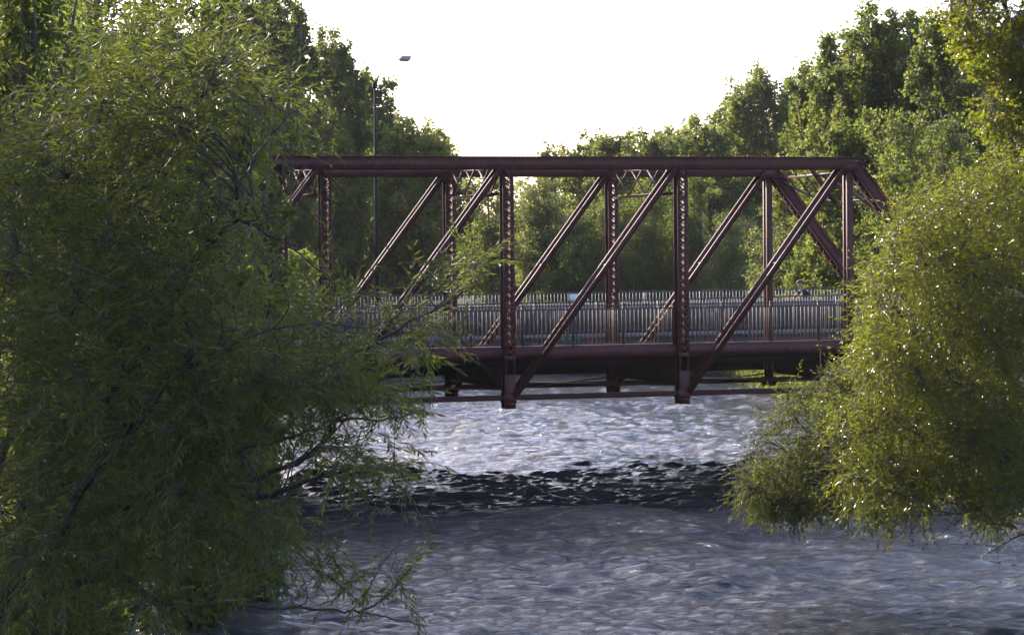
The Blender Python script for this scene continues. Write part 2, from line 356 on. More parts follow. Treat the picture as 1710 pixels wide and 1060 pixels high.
    # diagonals
    for i in range(-5, 2):
        if i >= -2: tops = [(i, i-1)]
        elif i == -3: tops = [(i, i+1)]
        else: tops = [(i, i+1)]
        for (ti, bi) in tops + ([(-6, -5)] if i == -5 else []):
            mb = MB(); p = nb(ti*Lp+(-.22 if bi < ti else .22), ZC+.06); q = nb(bi*Lp+(.12 if bi < ti else -.12), ZB+.02)
            dm = .17
            for e in (-1, 1): chan(mb, p, q, dm, e*(TD/2+.02), .075, .012, inward=e)
            d = unit(q-p); Lx = np.linalg.norm(q-p)
            for k in range(1, 7):
                c = p+d*Lx*k/7.; mb.beam(c-N*TD/2, c+N*TD/2, .05, .05, d) if k in (3,) else None
            mb.build('diagonal', mr, tb)
    # counter rods in the middle panels
    for (ti, bi) in ((-2, -1), (-3, -4)):
        mb = MB(); p = nb(ti*Lp, ZC); q = nb(bi*Lp, ZB); mb.tube([p, q], .022, 6); mb.build('counter_rod', mr, tb)
    # bottom chord
    for e in (-1, 1):
        mb = MB(); mb.beam(nb(NODES[0]*Lp, ZB)+N*e*(TD/2-.06), nb(NODES[-1]*Lp, ZB)+N*e*(TD/2-.06), .03, .165, N)
        mb.beam(nb(NODES[0]*Lp, ZB+.07)+N*e*(TD/2-.02), nb(NODES[-1]*Lp, ZB+.07)+N*e*(TD/2-.02), .055, .012, N)
        mb.build('bottom_chord', mr, tb)
# sway bracing
for i in range(HL+1, HR):
    mb = MB(); zl = ZC-.72; mm = N*(TD/2)
    A, B = bp(i*Lp, 0, ct)+mm, bp(i*Lp, Wb, ct)-mm
    for z in (ZT-.10, ): mb.beam(np.r_[A[:2], z], np.r_[B[:2], z], .14, .09, U)
    mb.beam(np.r_[A[:2], zl], np.r_[B[:2], zl], .16, .012, U); mb.beam(np.r_[A[:2], zl-.045]+U*.08, np.r_[B[:2], zl-.045]+U*.08, .012, .08, U)
    k = 4
    for j in range(k):
        p = A+(B-A)*j/k; q = A+(B-A)*(j+1)/k
        z0, z1 = (zl, ZT-.12) if j % 2 else (ZT-.12, zl)
        mb.beam(np.r_[p[:2], z0], np.r_[q[:2], z1], .06, .02, U)
        mb.beam(np.r_[p[:2], z1]+U*.03, np.r_[q[:2], z0]+U*.03, .05, .014, U)
    mb.build('sway_brace', M['maroon_b'], tb)
# portals in the plane of the end posts
for h, e_ in ((HR, 1), (HL, -1)):
    mb = MB()
    def pp(s, k): return bp(h*Lp + e_*(.16+(Lp-.16)*k), s, ct+(ZB+.15-ct)*k)
    mb.beam(pp(TD/2, .035), pp(Wb-TD/2, .035), .10, .09, U)
    mb.beam(pp(.2, .16), pp(Wb*.5, .16), .07, .05, U)
    mb.beam(pp(Wb*.5, .0), pp(Wb*.5, .17), .1, .16, N)
    arc1 = [pp(Wb*.5+(Wb*.5-TD/2)*t, .16-.11*t**1.6) for t in np.linspace(0, 1, 9)]; mb.tube(arc1, .05, 6)
    arc2 = [pp(Wb*.5*(1-t)+TD/2*t, .02+.22*t**1.3) for t in np.linspace(0, 1, 9)]; mb.tube(arc2, .055, 6)
    for t in (.25, .5, .75): mb.beam(pp(Wb*.5+(Wb*.5-TD/2)*t, .02), pp(Wb*.5+(Wb*.5-TD/2)*t, .155-.11*t**1.6), .05, .02, U)
    mb.build('portal_brace', mr, tb)
# top and bottom lateral rods
for i in NODES[:-1]:
    for s0_, s1_ in ((0, Wb), (Wb, 0)):
        if HL <= i < HR: mb = MB(); mb.tube([bp(i*Lp, s0_, ct), bp((i+1)*Lp, s1_, ct)], .016, 5); mb.build('top_lateral_rod', mr, tb)
        mb = MB(); mb.tube([bp(i*Lp, s0_, ZB+.25), bp((i+1)*Lp, s1_, ZB+.25)], .022, 5); mb.build('bottom_lateral_rod', M['maroon_b'], tb)
# floor beams, stringers, deck, side pipe
ZF0, ZF1 = CAMZ-4.28, CAMZ-3.62
for i in NODES:
    mb = MB(); A, B = bp(i*Lp, .16, 0), bp(i*Lp, Wb-.16, 0); zc_ = (ZF0+ZF1)/2
    m_ = (A+B)/2; hw = (Wb-.32)/2
    prof = [(-1, ZF0+.08), (-.86, ZF0), (.86, ZF0), (1, ZF0+.08), (1, ZF1), (-1, ZF1)]
    V = [m_+N*hw*t+U*g*.008+np.array([0, 0, z]) for g in (-1, 1) for t, z in prof]
    mb.add(V, [[0, 1, 2, 3]]); mb.add(V, [[9, 8, 7, 6]]); mb.add(V, [[0, 3, 4, 5]]); mb.add(V, [[11, 10, 9, 6]])
    mb.box(m_+np.array([0, 0, ZF0-.008]), U*.13, N*hw*.86, np.array([0, 0, .008])); mb.box(m_+np.array([0, 0, ZF1-.012]), U*.12, N*hw, np.array([0, 0, .01]))
    for t in (-.84, .84): mb.box(m_+N*hw*t+np.array([0, 0, zc_]), U*.07, N*.006, np.array([0, 0, .30]))
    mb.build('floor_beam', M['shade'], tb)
L0, L1 = NODES[0]*Lp, NODES[-1]*Lp
for k in range(8):
    mb = MB(); s_ = .7+k*(Wb-1.4)/7; z = (ZF1+.13)
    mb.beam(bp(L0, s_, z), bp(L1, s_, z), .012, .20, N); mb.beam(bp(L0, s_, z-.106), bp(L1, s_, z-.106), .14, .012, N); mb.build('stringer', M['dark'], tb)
mb = MB(); mb.beam(bp(L0, Wb/2, ZP-.43), bp(L1, Wb/2, ZP-.43), Wb-.95, .08, N); mb.build('deck', M['timber'], tb, bevel=.01)
for s0, zq in ((.34, .24), (Wb-.34, .64)):
    mb = MB(); mb.tube([bp(L0+k*(L1-L0)/18, s0, ZP-zq) for k in range(19)], .235, 20); mb.build('side_pipe', mr, tb, smooth=True)
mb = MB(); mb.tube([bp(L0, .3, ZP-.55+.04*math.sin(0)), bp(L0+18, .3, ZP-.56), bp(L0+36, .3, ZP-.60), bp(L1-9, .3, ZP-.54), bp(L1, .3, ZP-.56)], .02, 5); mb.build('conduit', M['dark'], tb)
# bridge railings
def railing(parent, a0, a1, s, zfun, H, post_sp, pick_sp, m, two_rails=True, pw=.018, name='railing', zb=.06, postw=.045, tall=.05):
    mb = MB(); n = max(1, round((a1-a0)/post_sp)); A = np.linspace(a0, a1, n+1); up3 = np.array([0, 0, 1.])
    P = lambda a, dz: bp(a, s, zfun(a)+dz)
    r = None
    for dz in ([H, H-.12, zb] if two_rails else [H, zb]):
        mb = MB()
        for i in range(n): mb.beam(P(A[i], dz), P(A[i+1], dz), .045, .035, N)
        o = mb.build(name if r is None else 'rail', m, r or parent); r = r or o
    mp = MB()
    k = int((a1-a0)/pick_sp); top = H-.12 if two_rails else H
    for i in range(k+1):
        a = a0+i*pick_sp; mp.box(P(a, (zb+top)/2), U*pw/2, N*pw/2, up3*(top-zb)/2)
    mp.build('pickets', m, r)
    for i in range(n+1):
        q = MB(); q.box(P(A[i], (H+tall)/2), U*postw/2, N*postw/2, up3*(H+tall)/2); q.build('post', m, r)
    return r
railing(tb, L0, L1, .30, lambda a: ZP-.02, 1.30, 1.75, .145, M['rail'], pw=.032, postw=.065)
railing(tb, L0, L1, Wb-.60, lambda a: ZP-.38, 1.40, 1.75, .145, M['rail'], pw=.016, two_rails=False, name='railing')
# abutments
for k, a in enumerate((L0-1.2, L1+1.2)):
    mb = MB(); mb.box(bp(a, Wb/2, (ZB-1.2)/2+.0), U*1.3, N*(Wb/2+.9), np.array([0, 0, (ZB+1.0)/2])); mb.box(bp(a+(1.0 if k else -1.0), Wb/2, (ZP-.1)/2), U*.45, N*(Wb/2+.9), np.array([0, 0, (ZP-.1)/2]))
    tag(mb.build('bridge_abutment', M['paleconc'], bevel=.03), 'pale concrete block under the %s end of the dark red truss bridge' % ('right' if k else 'left'), 'abutment', 'abutments of the truss bridge')

# ------------------------------------------------------------------ road bridge behind
S1, S2 = 10.0, 18.2
def lin(p1, p2, s):
    (x1, y1), (x2, y2) = p1, p2; a1_, z1_ = hit(x1, y1, s); a2_, z2_ = hit(x2, y2, s); k = (z2_-z1_)/(a2_-a1_)
    return lambda a: z1_+k*(a-a1_)
ztop1 = lin((800, 508), (1400, 492.5), S1); zpar = lin((800, 511.5), (1400, 499.5), S1+.4); zled = lin((870, 560), (1400, 549), S1-.3)
zg = lin((860, 626), (1480, 612.5), S1); ztop2 = lin((600, 495), (1400, 481.7), S2)
RA, RB = -62, 44
rb_ = thing('road_bridge', bp(-10, 14, 3), 'grey concrete road bridge with picket fences, running behind the red truss bridge', 'bridge')
def strip(name, s0, s1, f0, f1, m, par=rb_, n=40):
    mb = MB(); A = np.linspace(RA, RB, n)
    for i in range(n-1):
        q = []
        for a in (A[i], A[i+1]):
            for s, f in ((s0, f0), (s1, f0), (s1, f1), (s0, f1)): q.append(bp(a, s, f(a)))
        mb.add(q, [[0, 4, 5, 1], [1, 5, 6, 2], [2, 6, 7, 3], [3, 7, 4, 0]] + ([[0, 1, 2, 3]] if i == 0 else []) + ([[4, 7, 6, 5]] if i == n-2 else []))
    return mb.build(name, m, par)
zd = lambda a: zled(a)+.02
strip('parapet', S1+.30, S1+.55, lambda a: zd(a)-.05, zpar, M['conc'])
strip('ledge', S1-.35, S1+.29, lambda a: zled(a)-.14, zled, M['paleconc'])
strip('fascia', S1-.20, S1+.2, lambda a: zled(a)-.5, lambda a: zled(a)-.15, M['conc'])
strip('road_deck', S1+.56, S2+.5, lambda a: zd(a)-.35, zd, M['asphalt'])
for k, s_ in enumerate((S1+.1, S1+3, S1+5.6, S2)):
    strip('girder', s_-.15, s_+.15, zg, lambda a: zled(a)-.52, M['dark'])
strip('far_kerb', S2-.3, S2+.45, lambda a: zd(a)+.004, lambda a: zd(a)+.15, M['conc'])
for ff, s_, H, pw, sp in ((ztop1, S1, None, .022, .115), (ztop2, S2, None, .03, .145)):
    zb_ = (lambda a: zled(a)) if s_ == S1 else (lambda a: zd(a)+.15)
    HH = float(ff(0)-zb_(0))
    zf = (lambda ff, HH: (lambda a: ff(a)-HH))(ff, HH)
    # short segments so that the fence follows the grade
    mb = MB(); A = np.arange(RA, RB, 2.4); up3 = np.array([0, 0, 1.])
    for i in range(len(A)-1):
        for dz in (HH, .1):
            mb.beam(bp(A[i], s_, zf(A[i])+dz), bp(A[i+1], s_, zf(A[i+1])+dz), .05, .045, N)
    r = mb.build('fence_rail', M['fence'], rb_)
    mp = MB()
    for a in np.arange(RA, RB-2.5, sp): mp.box(bp(a, s_, zf(a)+HH/2+.05), U*pw/2, N*pw/2, up3*(HH/2-.05))
    mp.build('pickets', M['fence'], r)
    for a in A: q = MB(); q.box(bp(a, s_, zf(a)+HH/2), U*.03, N*.03, up3*(HH/2+.01)); q.build('post', M['fence'], r)
for k, a in enumerate((-46, 30)):
    mb = MB(); mb.box(bp(a, 14.1, 1.0), U*.6, N*4.2, np.array([0, 0, float(zg(a))/2+.2])); mb.box(bp(a, 14.1, float(zg(a))-.25), U*.8, N*4.5, np.array([0, 0, .23])); mb.build('pier', M['conc'], rb_, bevel=.03)

# green sign on the girder side of the road bridge, white plate on the far fence
sS = S1-.55
a0, z0 = hit(922, 576.5, sS); a1, z1 = hit(969, 560.5, sS)
sg = MB(); sg.box(bp((a0+a1)/2, sS, (z0+z1)/2), U*(a1-a0)/2, N*.01, np.array([0, 0, (z1-z0)/2]))
sgn = tag(sg.build('green_sign', M['green']), 'small green sign with white lettering seen low between the railing pickets', 'sign')
w = MB()
def stroke(x0, y0, x1, y1, wd=.035):
    p, q = bp(a0+(a1-a0)*x0, sS-.016, z0+(z1-z0)*y0), bp(a0+(a1-a0)*x1, sS-.016, z0+(z1-z0)*y1); w.beam(p, q, .004, wd, N)
for x in (.22, .38): stroke(x, .50, x, .85)
stroke(.60, .72, .60, .52); stroke(.70, .85, .74, .70); stroke(.74, .70, .79, .84); stroke(.86, .86, .90, .74); stroke(.745, .5, .75, .42)
stroke(.12, .05, .17, .22); stroke(.76, .05, .81, .25)
w.build('lettering', M['white'], sgn)
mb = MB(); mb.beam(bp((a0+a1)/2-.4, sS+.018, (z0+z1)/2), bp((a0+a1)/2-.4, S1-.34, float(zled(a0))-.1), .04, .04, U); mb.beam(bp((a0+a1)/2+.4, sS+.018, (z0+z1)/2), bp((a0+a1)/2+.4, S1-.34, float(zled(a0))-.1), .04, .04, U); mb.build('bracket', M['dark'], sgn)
a0, z0 = hit(951, 501, S2-.06); a1, z1 = hit(966, 491, S2-.06)
mb = MB(); mb.box(bp((a0+a1)/2, S2-.06, (z0+z1)/2), U*(a1-a0)/2, N*.008, np.array([0, 0, (z1-z0)/2]))
tag(mb.build('notice_plate', M['white'], bevel=.004), 'small blank white plate fixed to the far picket fence of the road bridge', 'sign')

# street lamp
LS = S2-.9
al, zl_ = hit(627.5, 300, LS); at_, zt_ = hit(624, 137, LS); ah, zh = hit(675, 98, LS)
zg0 = float(zd(al))
lp = thing('street_lamp', bp(al, LS, zg0), 'tall thin dark street lamp with slanted arm and boxy grey head above the trees', 'street lamp')
mb = MB(); mb.tube([bp(al, LS, zg0), bp(al, LS, zg0+4), bp(al, LS, zt_)], [.085, .065, .042], 10); mb.tube([bp(al, LS, zg0), bp(al, LS, zg0+.5)], [.16, .15], 10); mb.build('pole', M['pole'], lp)
mb = MB(); aa = ah-.22; mb.tube([bp(al, LS, zt_-.1), bp(al+.05, LS, zt_), bp(al+.33*(aa-al), LS, zt_+.52*(zh-zt_)), bp(al+.6*(aa-al), LS, zt_+.85*(zh-zt_)), bp(aa, LS, zh+.0)], [.04, .03, .02, .014, .012], 8); mb.box(bp(al, LS, zt_-.14), U*.08, N*.08, np.array([0, 0, .12])); mb.build('arm', M['pole'], lp)
mb = MB(); c = bp(ah, LS, zh)
V = [c+U*x+N*y+np.array([0, 0, z]) for x, y, z in ((-.24, -.2, -.075), (.20, -.2, -.09), (.24, .22, -.09), (-.24, .22, -.075), (-.14, -.2, .09), (.25, -.2, .09), (.25, .22, .09), (-.18, .22, .09))]
mb.add(V, [[0, 3, 2, 1], [4, 5, 6, 7], [0, 1, 5, 4], [1, 2, 6, 5], [2, 3, 7, 6], [3, 0, 4, 7]]); hd = mb.build('lamp_head', M['lamp'], lp, bevel=.02)
mb = MB(); mb.box(c+np.array([0, 0, -.10]), U*.15, N*.14, np.array([0, 0, .012])); mb.build('lens', M['glass'], hd)

# ------------------------------------------------------------------ cyclists
def skinbody(name, chains, m, parent=None, levels=2, root=0):
    """chains: list of joint lists [(x,y,z,r)...] sharing points by equal coordinates; one continuous skin"""
    verts = []; rad = []; idx = {}; edges = []
    for ch in chains:
        prev = None
        for (x, y, z, r) in ch:
            key = (round(x, 4), round(y, 4), round(z, 4))
            if key not in idx: idx[key] = len(verts); verts.append((x, y, z)); rad.append(r)
            if prev is not None and prev != idx[key]: edges.append((prev, idx[key]))
            prev = idx[key]
    me = bpy.data.meshes.new(name); me.from_pydata(verts, edges, []); o = bpy.data.objects.new(name, me); C.objects.link(o)
    sk = o.modifiers.new('skin', 'SKIN'); sk.use_smooth_shade = True
    for i, r in enumerate(rad):
        rr = r if isinstance(r, tuple) else (r, r); me.skin_vertices[0].data[i].radius = rr
    me.skin_vertices[0].data[root].use_root = True
    sb = o.modifiers.new('sub', 'SUBSURF'); sb.levels = levels; sb.render_levels = levels
    dg = bpy.context.evaluated_depsgraph_get(); nm = bpy.data.meshes.new_from_object(o.evaluated_get(dg)); o.modifiers.clear(); o.data = nm; bpy.data.meshes.remove(me)
    nm.materials.clear(); nm.materials.append(m)
    if parent is not None: o.parent = parent
    return o
def cyclist(a, s, label, blabel, shirt, cap):
    """local frame: +x = riding direction, z up; origin on the deck under the bottom bracket"""
    z0 = float(zd(a)); loc = bp(a, s, z0)
    rz = TH+PI                                     # riding to the left
    b = thing('bicycle', loc, blabel, 'bicycle', 'bicycles on the road bridge'); b.rotation_euler = (0, 0, rz)
    def part(mb, nm, m, par, smooth=True):
        o = mb.build(nm, m, None, smooth); o.parent = par; return o
    mb = MB(); bb = (0, 0, .28); st = (-.17, 0, .80); hd_ = (.42, 0, .84); hb = (.45, 0, .72); rw = (-.44, 0, .34); fw = (.60, 0, .34)
    for p, q, r in ((bb, st, .016), (st, hd_, .015), (bb, hb, .018), (hd_, (.455, 0, .66), .02), (st, (-.19, 0, .9), .012)): mb.tube([p, q], r, 8)
    for e in (-1, 1):
        mb.tube([bb, (-.44, e*.06, .34)], .010, 6); mb.tube([(-.17, 0, .76), (-.44, e*.06, .34)], .009, 6); mb.tube([(.455, 0, .68), (.50, e*.05, .56), (.60, e*.05, .34)], .012, 6)
    part(mb, 'frame', M['bike'], b)
    for cx in (-.44, .60):
        tw = MB(); th = np.linspace(0, 2*PI, 29); tw.tube([(cx+.325*math.cos(t), 0, .34+.325*math.sin(t)) for t in th], .018, 6, cap=False)
        wl = part(tw, 'wheel', M['tyre'], b)
        tw = MB(); tw.tube([(cx+.30*math.cos(t), 0, .34+.30*math.sin(t)) for t in th], .010, 5, cap=False)
        for k in range(18):
            t = k*2*PI/18; tw.tube([(cx, .03*(-1)**k, .34), (cx+.30*math.cos(t), 0, .34+.30*math.sin(t))], .0015, 3)
        tw.tube([(cx, -.05, .34), (cx, .05, .34)], .02, 8); part(tw, 'rim', M['chrome'], wl)
    mb = MB(); mb.tube([(.42, 0, .84), (.40, 0, .95), (.47, 0, 1.0)], .014, 8); mb.tube([(.40, -.28, 1.0), (.47, -.1, 1.0), (.47, .1, 1.0), (.40, .28, 1.0)], .013, 8); part(mb, 'handlebar', M['chrome'], b)
    mb = MB(); mb.ball((-.20, 0, .925), (.13, .07, .03), 12); part(mb, 'saddle', M['tyre'], b)
    mb = MB(); mb.tube([(0, -.09, .28), (0, .09, .28)], .02, 8); mb.tube([(0, .09, .28), (.12, .09, .16)], .011, 6); mb.tube([(0, -.09, .28), (-.12, -.09, .40)], .011, 6)
    mb.box((.12, .13, .155), (.05, 0, 0), (0, .04, 0), (0, 0, .01)); mb.box((-.12, -.13, .395), (.05, 0, 0), (0, .04, 0), (0, 0, .01))
    th = np.linspace(0, 2*PI, 19); mb.tube([(.09*math.cos(t), -.06, .28+.09*math.sin(t)) for t in th], .006, 4, cap=False); part(mb, 'crank', M['chrome'], b)
    # rider
    P = thing('person', loc, label, 'person', 'people riding over the road bridge'); P.rotation_euler = (0, 0, rz)
    pel = (-.19, 0, 1.02, (.13, .15)); wa = (-.10, 0, 1.18, (.115, .135)); chs = (.06, 0, 1.34, (.12, .165)); nb_ = (.14, 0, 1.43, (.07, .075)); nk = (.18, 0, 1.50, .052)
    h1 = (.205, 0, 1.575, (.075, .07)); h2 = (.20, 0, 1.66, (.092, .078)); h3 = (.19, 0, 1.73, (.07, .062))
    chains = [[pel, wa, chs, nb_, nk, h1, h2, h3], [h1, (.285, 0, 1.60, .020)]]
    for e in (-1, 1):
        chains.append([h2, (.19, e*.088, 1.655, .014)])                              # ear
        sh = (.10, e*.19, 1.37, .058); el = (.27, e*.27, 1.17, .040); wr_ = (.40, e*.25, 1.035, .026); pl = (.43, e*.235, 1.022, .030)
        chains.append([chs, sh, (.19, e*.24, 1.26, .047), el, (.34, e*.265, 1.095, .034), wr_, pl])
        for k, (dy, ln) in enumerate(((-.03, .9), (-.01, 1), (.01, .95), (.03, .8))):     # fingers curled over the bar
            y = e*.235+dy
            chains.append([pl, (.455, y, 1.028, .0095), (.455+.02*ln, y, 1.010, .009), (.45+.012*ln, y, .985, .008), (.445, y, .978, .007)])
        chains.append([pl, (.42, e*.20, 1.0, .010), (.43, e*.19, .985, .009)])
        if e > 0: kn, an, toe = (.20, e*.11, .66, .058), (.02, e*.12, .27, .036), (.19, e*.13, .19, .028)
        else: kn, an, toe = (.24, e*.11, .83, .058), (-.10, e*.12, .50, .036), (.05, e*.13, .42, .028)
        hip = (-.14, e*.10, .98, .088); mk = tuple((hip[i]+kn[i])/2 for i in range(3)) + (.075,); mc_ = tuple(kn[i]*.6+an[i]*.4 for i in range(3)) + (.052,)
        chains.append([pel, hip, mk, kn, mc_, an, (an[0]-.02, an[1], an[2]-.06, .034), ((an[0]+toe[0])/2, an[1], toe[2]-.005, .036), toe])
    skinbody('body', chains, M['skin'], P)
    sc_ = lambda ch, k: [(x, y, z, (r[0]+k, r[1]+k) if isinstance(r, tuple) else r+k) for x, y, z, r in ch]
    sh_ch = [sc_([pel, wa, chs, (.12, 0, 1.41, (.075, .09))], .016)]
    for e in (-1, 1): sh_ch.append(sc_([chs, (.10, e*.19, 1.37, .058), (.19, e*.24, 1.26, .050)], .014))
    skinbody('shirt', sh_ch, shirt, P)
    s2 = [sc_([wa[:3]+((.10, .12),), pel], .014)]
    for e in (-1, 1):
        kn = (.20, e*.11, .66) if e > 0 else (.24, e*.11, .83)
        s2.append(sc_([pel, (-.14, e*.10, .98, .088), tuple(((-.14, e*.10, .98)[i]*.35+kn[i]*.65) for i in range(3)) + (.066,)], .018))
    skinbody('shorts', s2, M['shorts'], P)
    mb = MB(); mb.ball((.185, 0, 1.725), (.125, .092, .075), 14); mb.box((.29, 0, 1.705), (.045, 0, -.012), (0, .06, 0), (0, 0, .006)); part(mb, 'helmet' if cap is M['helmet'] else 'cap', cap, P)
    mb = MB()
    for e in (-1, 1): mb.ball((.288, e*.032, 1.655), (.008, .013, .009), 8)
    part(mb, 'eyes', M['helmet'], P); mb = MB(); mb.ball((.288, 0, 1.59), (.01, .026, .006), 8); part(mb, 'mouth', M['bike'], P)
ac, _ = hit(1343, 480, 14.0)
cyclist(ac, 14.0, 'cyclist in dark shirt and dark helmet leaning over the handlebar behind the railings', 'bicycle ridden by the dark-shirted cyclist behind the railings', M['cloth'], M['helmet'])
ac, _ = hit(1664, 475, 13.5)
cyclist(ac, 13.5, 'cyclist in pale shirt half hidden by the leaves of the right willow', 'bicycle under the pale-shirted cyclist behind the right willow', M['pink'], M['helmet'])

# ------------------------------------------------------------------ trees in the distance
def ground(x, y): return float(gheight(np.array([x]), np.array([y]))[0])
def crown_tree(name, px, ytop, hw, Y, m, label, cat, group=None, seed=0, nleaf=9000, leaf=.17, kind='tall', bark='bark2', base=None, round_=1.0, low=.22):
    g = np.random.default_rng(seed+1000)
    top = at(px, ytop, Y); x, y = top[0], Y; z0 = ground(x, y)-.1; H = top[2]-z0; Rw = hw*Y/F
    root = thing(name, (x, y, z0), label, cat, group)
    tm = MB(); th = g.random()*7; 
    def axis(t): return np.array([x+.35*Rw*.3*math.sin(th+3*t)*t, y+.3*Rw*.3*math.cos(th+2.4*t)*t, z0+H*.93*t])
    if kind == 'tall': rad0 = max(.10, H*.017)
    else: rad0 = max(.06, H*.014)
    tm.tube([axis(t) for t in np.linspace(0, 1, 9)], [rad0*(1.25-t*1.2)+.012 for t in np.linspace(0, 1, 9)], 8)
    ntuft = int(34*(1.25 if kind == 'tall' else 1)); cl = []
    for k in range(ntuft):
        h = low+(1-low)*(k+.5)/ntuft; ang = k*2.39996+g.normal(0, .35)
        if kind == 'tall': prof = math.sin(PI*min(1, (h-low)/(1-low)*.86+.12))**.38
        else: prof = (1-((h-.35)/.66)**2 if h > .35 else .75+.25*h/.35); prof = max(.12, prof)**.6
        rr = Rw*prof*g.uniform(.62, 1.05)
        A = axis(max(.05, h-.22*g.uniform(.6, 1.2)) if kind == 'tall' else h*.3)
        B = np.array([x+rr*math.cos(ang), y+rr*math.sin(ang), z0+H*min(.985, h+g.normal(0, .012))])
        mid = (A+B)/2+np.array([rr*.18*math.cos(ang), rr*.18*math.sin(ang), -.03*H])
        ts = np.linspace(0, 1, 6)[:, None]; cv = (1-ts)**2*A+2*ts*(1-ts)*mid+ts**2*B
        tm.tube(cv, [rad0*.36*(1-.85*t)+.008 for t in np.linspace(0, 1, 6)], 5, cap=False)
        sz = (.22+.10*g.random())*max(Rw, 1.2)*(1.0 if kind == 'tall' else 1.1)
        cl.append((B, sz, 1.0, ang)); 
        for q in range(2):
            t = g.uniform(.35, .85); c = (1-t)**2*A+2*t*(1-t)*mid+t**2*B + g.normal(0, .10*Rw, 3); c[2] = min(c[2], z0+H*.95)
            tm.tube([(1-t*.8)**2*A+2*t*.8*(1-t*.8)*mid+(t*.8)**2*B, c], [.02+rad0*.08, .01], 4, cap=False)
            cl.append((c, sz*g.uniform(.8, 1.2), .8, ang))
    if kind == 'tall':
        for k in range(9):
            an = g.random()*7; rr = Rw*g.uniform(.2, .75); zz = H*(1-.20*(rr/Rw)**1.5-.05*g.random()); c = np.array([x+rr*math.cos(an), y+rr*math.sin(an), z0+zz])
            for q in range(3): cl.append((c-np.array([0, 0, q*.035*H]), Rw*(.07+.05*q), 1.0, an))
    for k in range(3):
        cl.append((axis(1)+np.array([g.normal(0, .05)*Rw, g.normal(0, .05)*Rw, -.012*H*k*2]), .16*Rw+.14, .9, 0))
    tm.build('trunk', M[bark], root, smooth=True)
    ws = np.array([c[1]**1.6*c[2] for c in cl]); cnt = np.maximum(20, (1.6*nleaf*ws/ws.sum())).astype(int)
    Ps = []; out = []; tt = []
    up_el = 1.35 if kind == 'tall' else 1.0
    for (c, sz, w_, ang), n in zip(cl, cnt):
        # sub-tufts inside each clump, so that the outline stays ragged
        nsub = max(3, n//40); sc_ = unit(g.normal(size=(nsub, 3)))*(g.random((nsub, 1))**.45)*sz*np.array([1, 1, up_el])
        k = g.integers(0, nsub, n); off = g.normal(size=(n, 3))*sz*.24*np.array([1, 1, up_el])
        p = c+sc_[k]+off; Ps.append(p); out.append(unit(p-c+np.array([0, 0, .1]))); tt.append(np.clip(g.normal(.5, .18)+g.normal(0, .22, n), 0, 1))
    P = np.concatenate(Ps); O_ = np.concatenate(out); T = np.concatenate(tt)
    keep = P[:, 2] > z0+.15; P, O_, T = P[keep], O_[keep], T[keep]; n = len(P)
    D = unit(O_*.5+g.normal(size=(n, 3))*.8+np.array([0, 0, -.15])); Nn = unit(g.normal(size=(n, 3))+O_*.6+np.array([0, 0, .5]))
    ln = leaf*g.uniform(.7, 1.25, n); V, f = leafgeo(P, D, Nn, ln, ln*(.85 if kind == 'tall' else .5))
    mkmesh('crown', V, f.ravel(), np.full(len(f), 4), m, root, tint=np.repeat(T, 5))
    return root
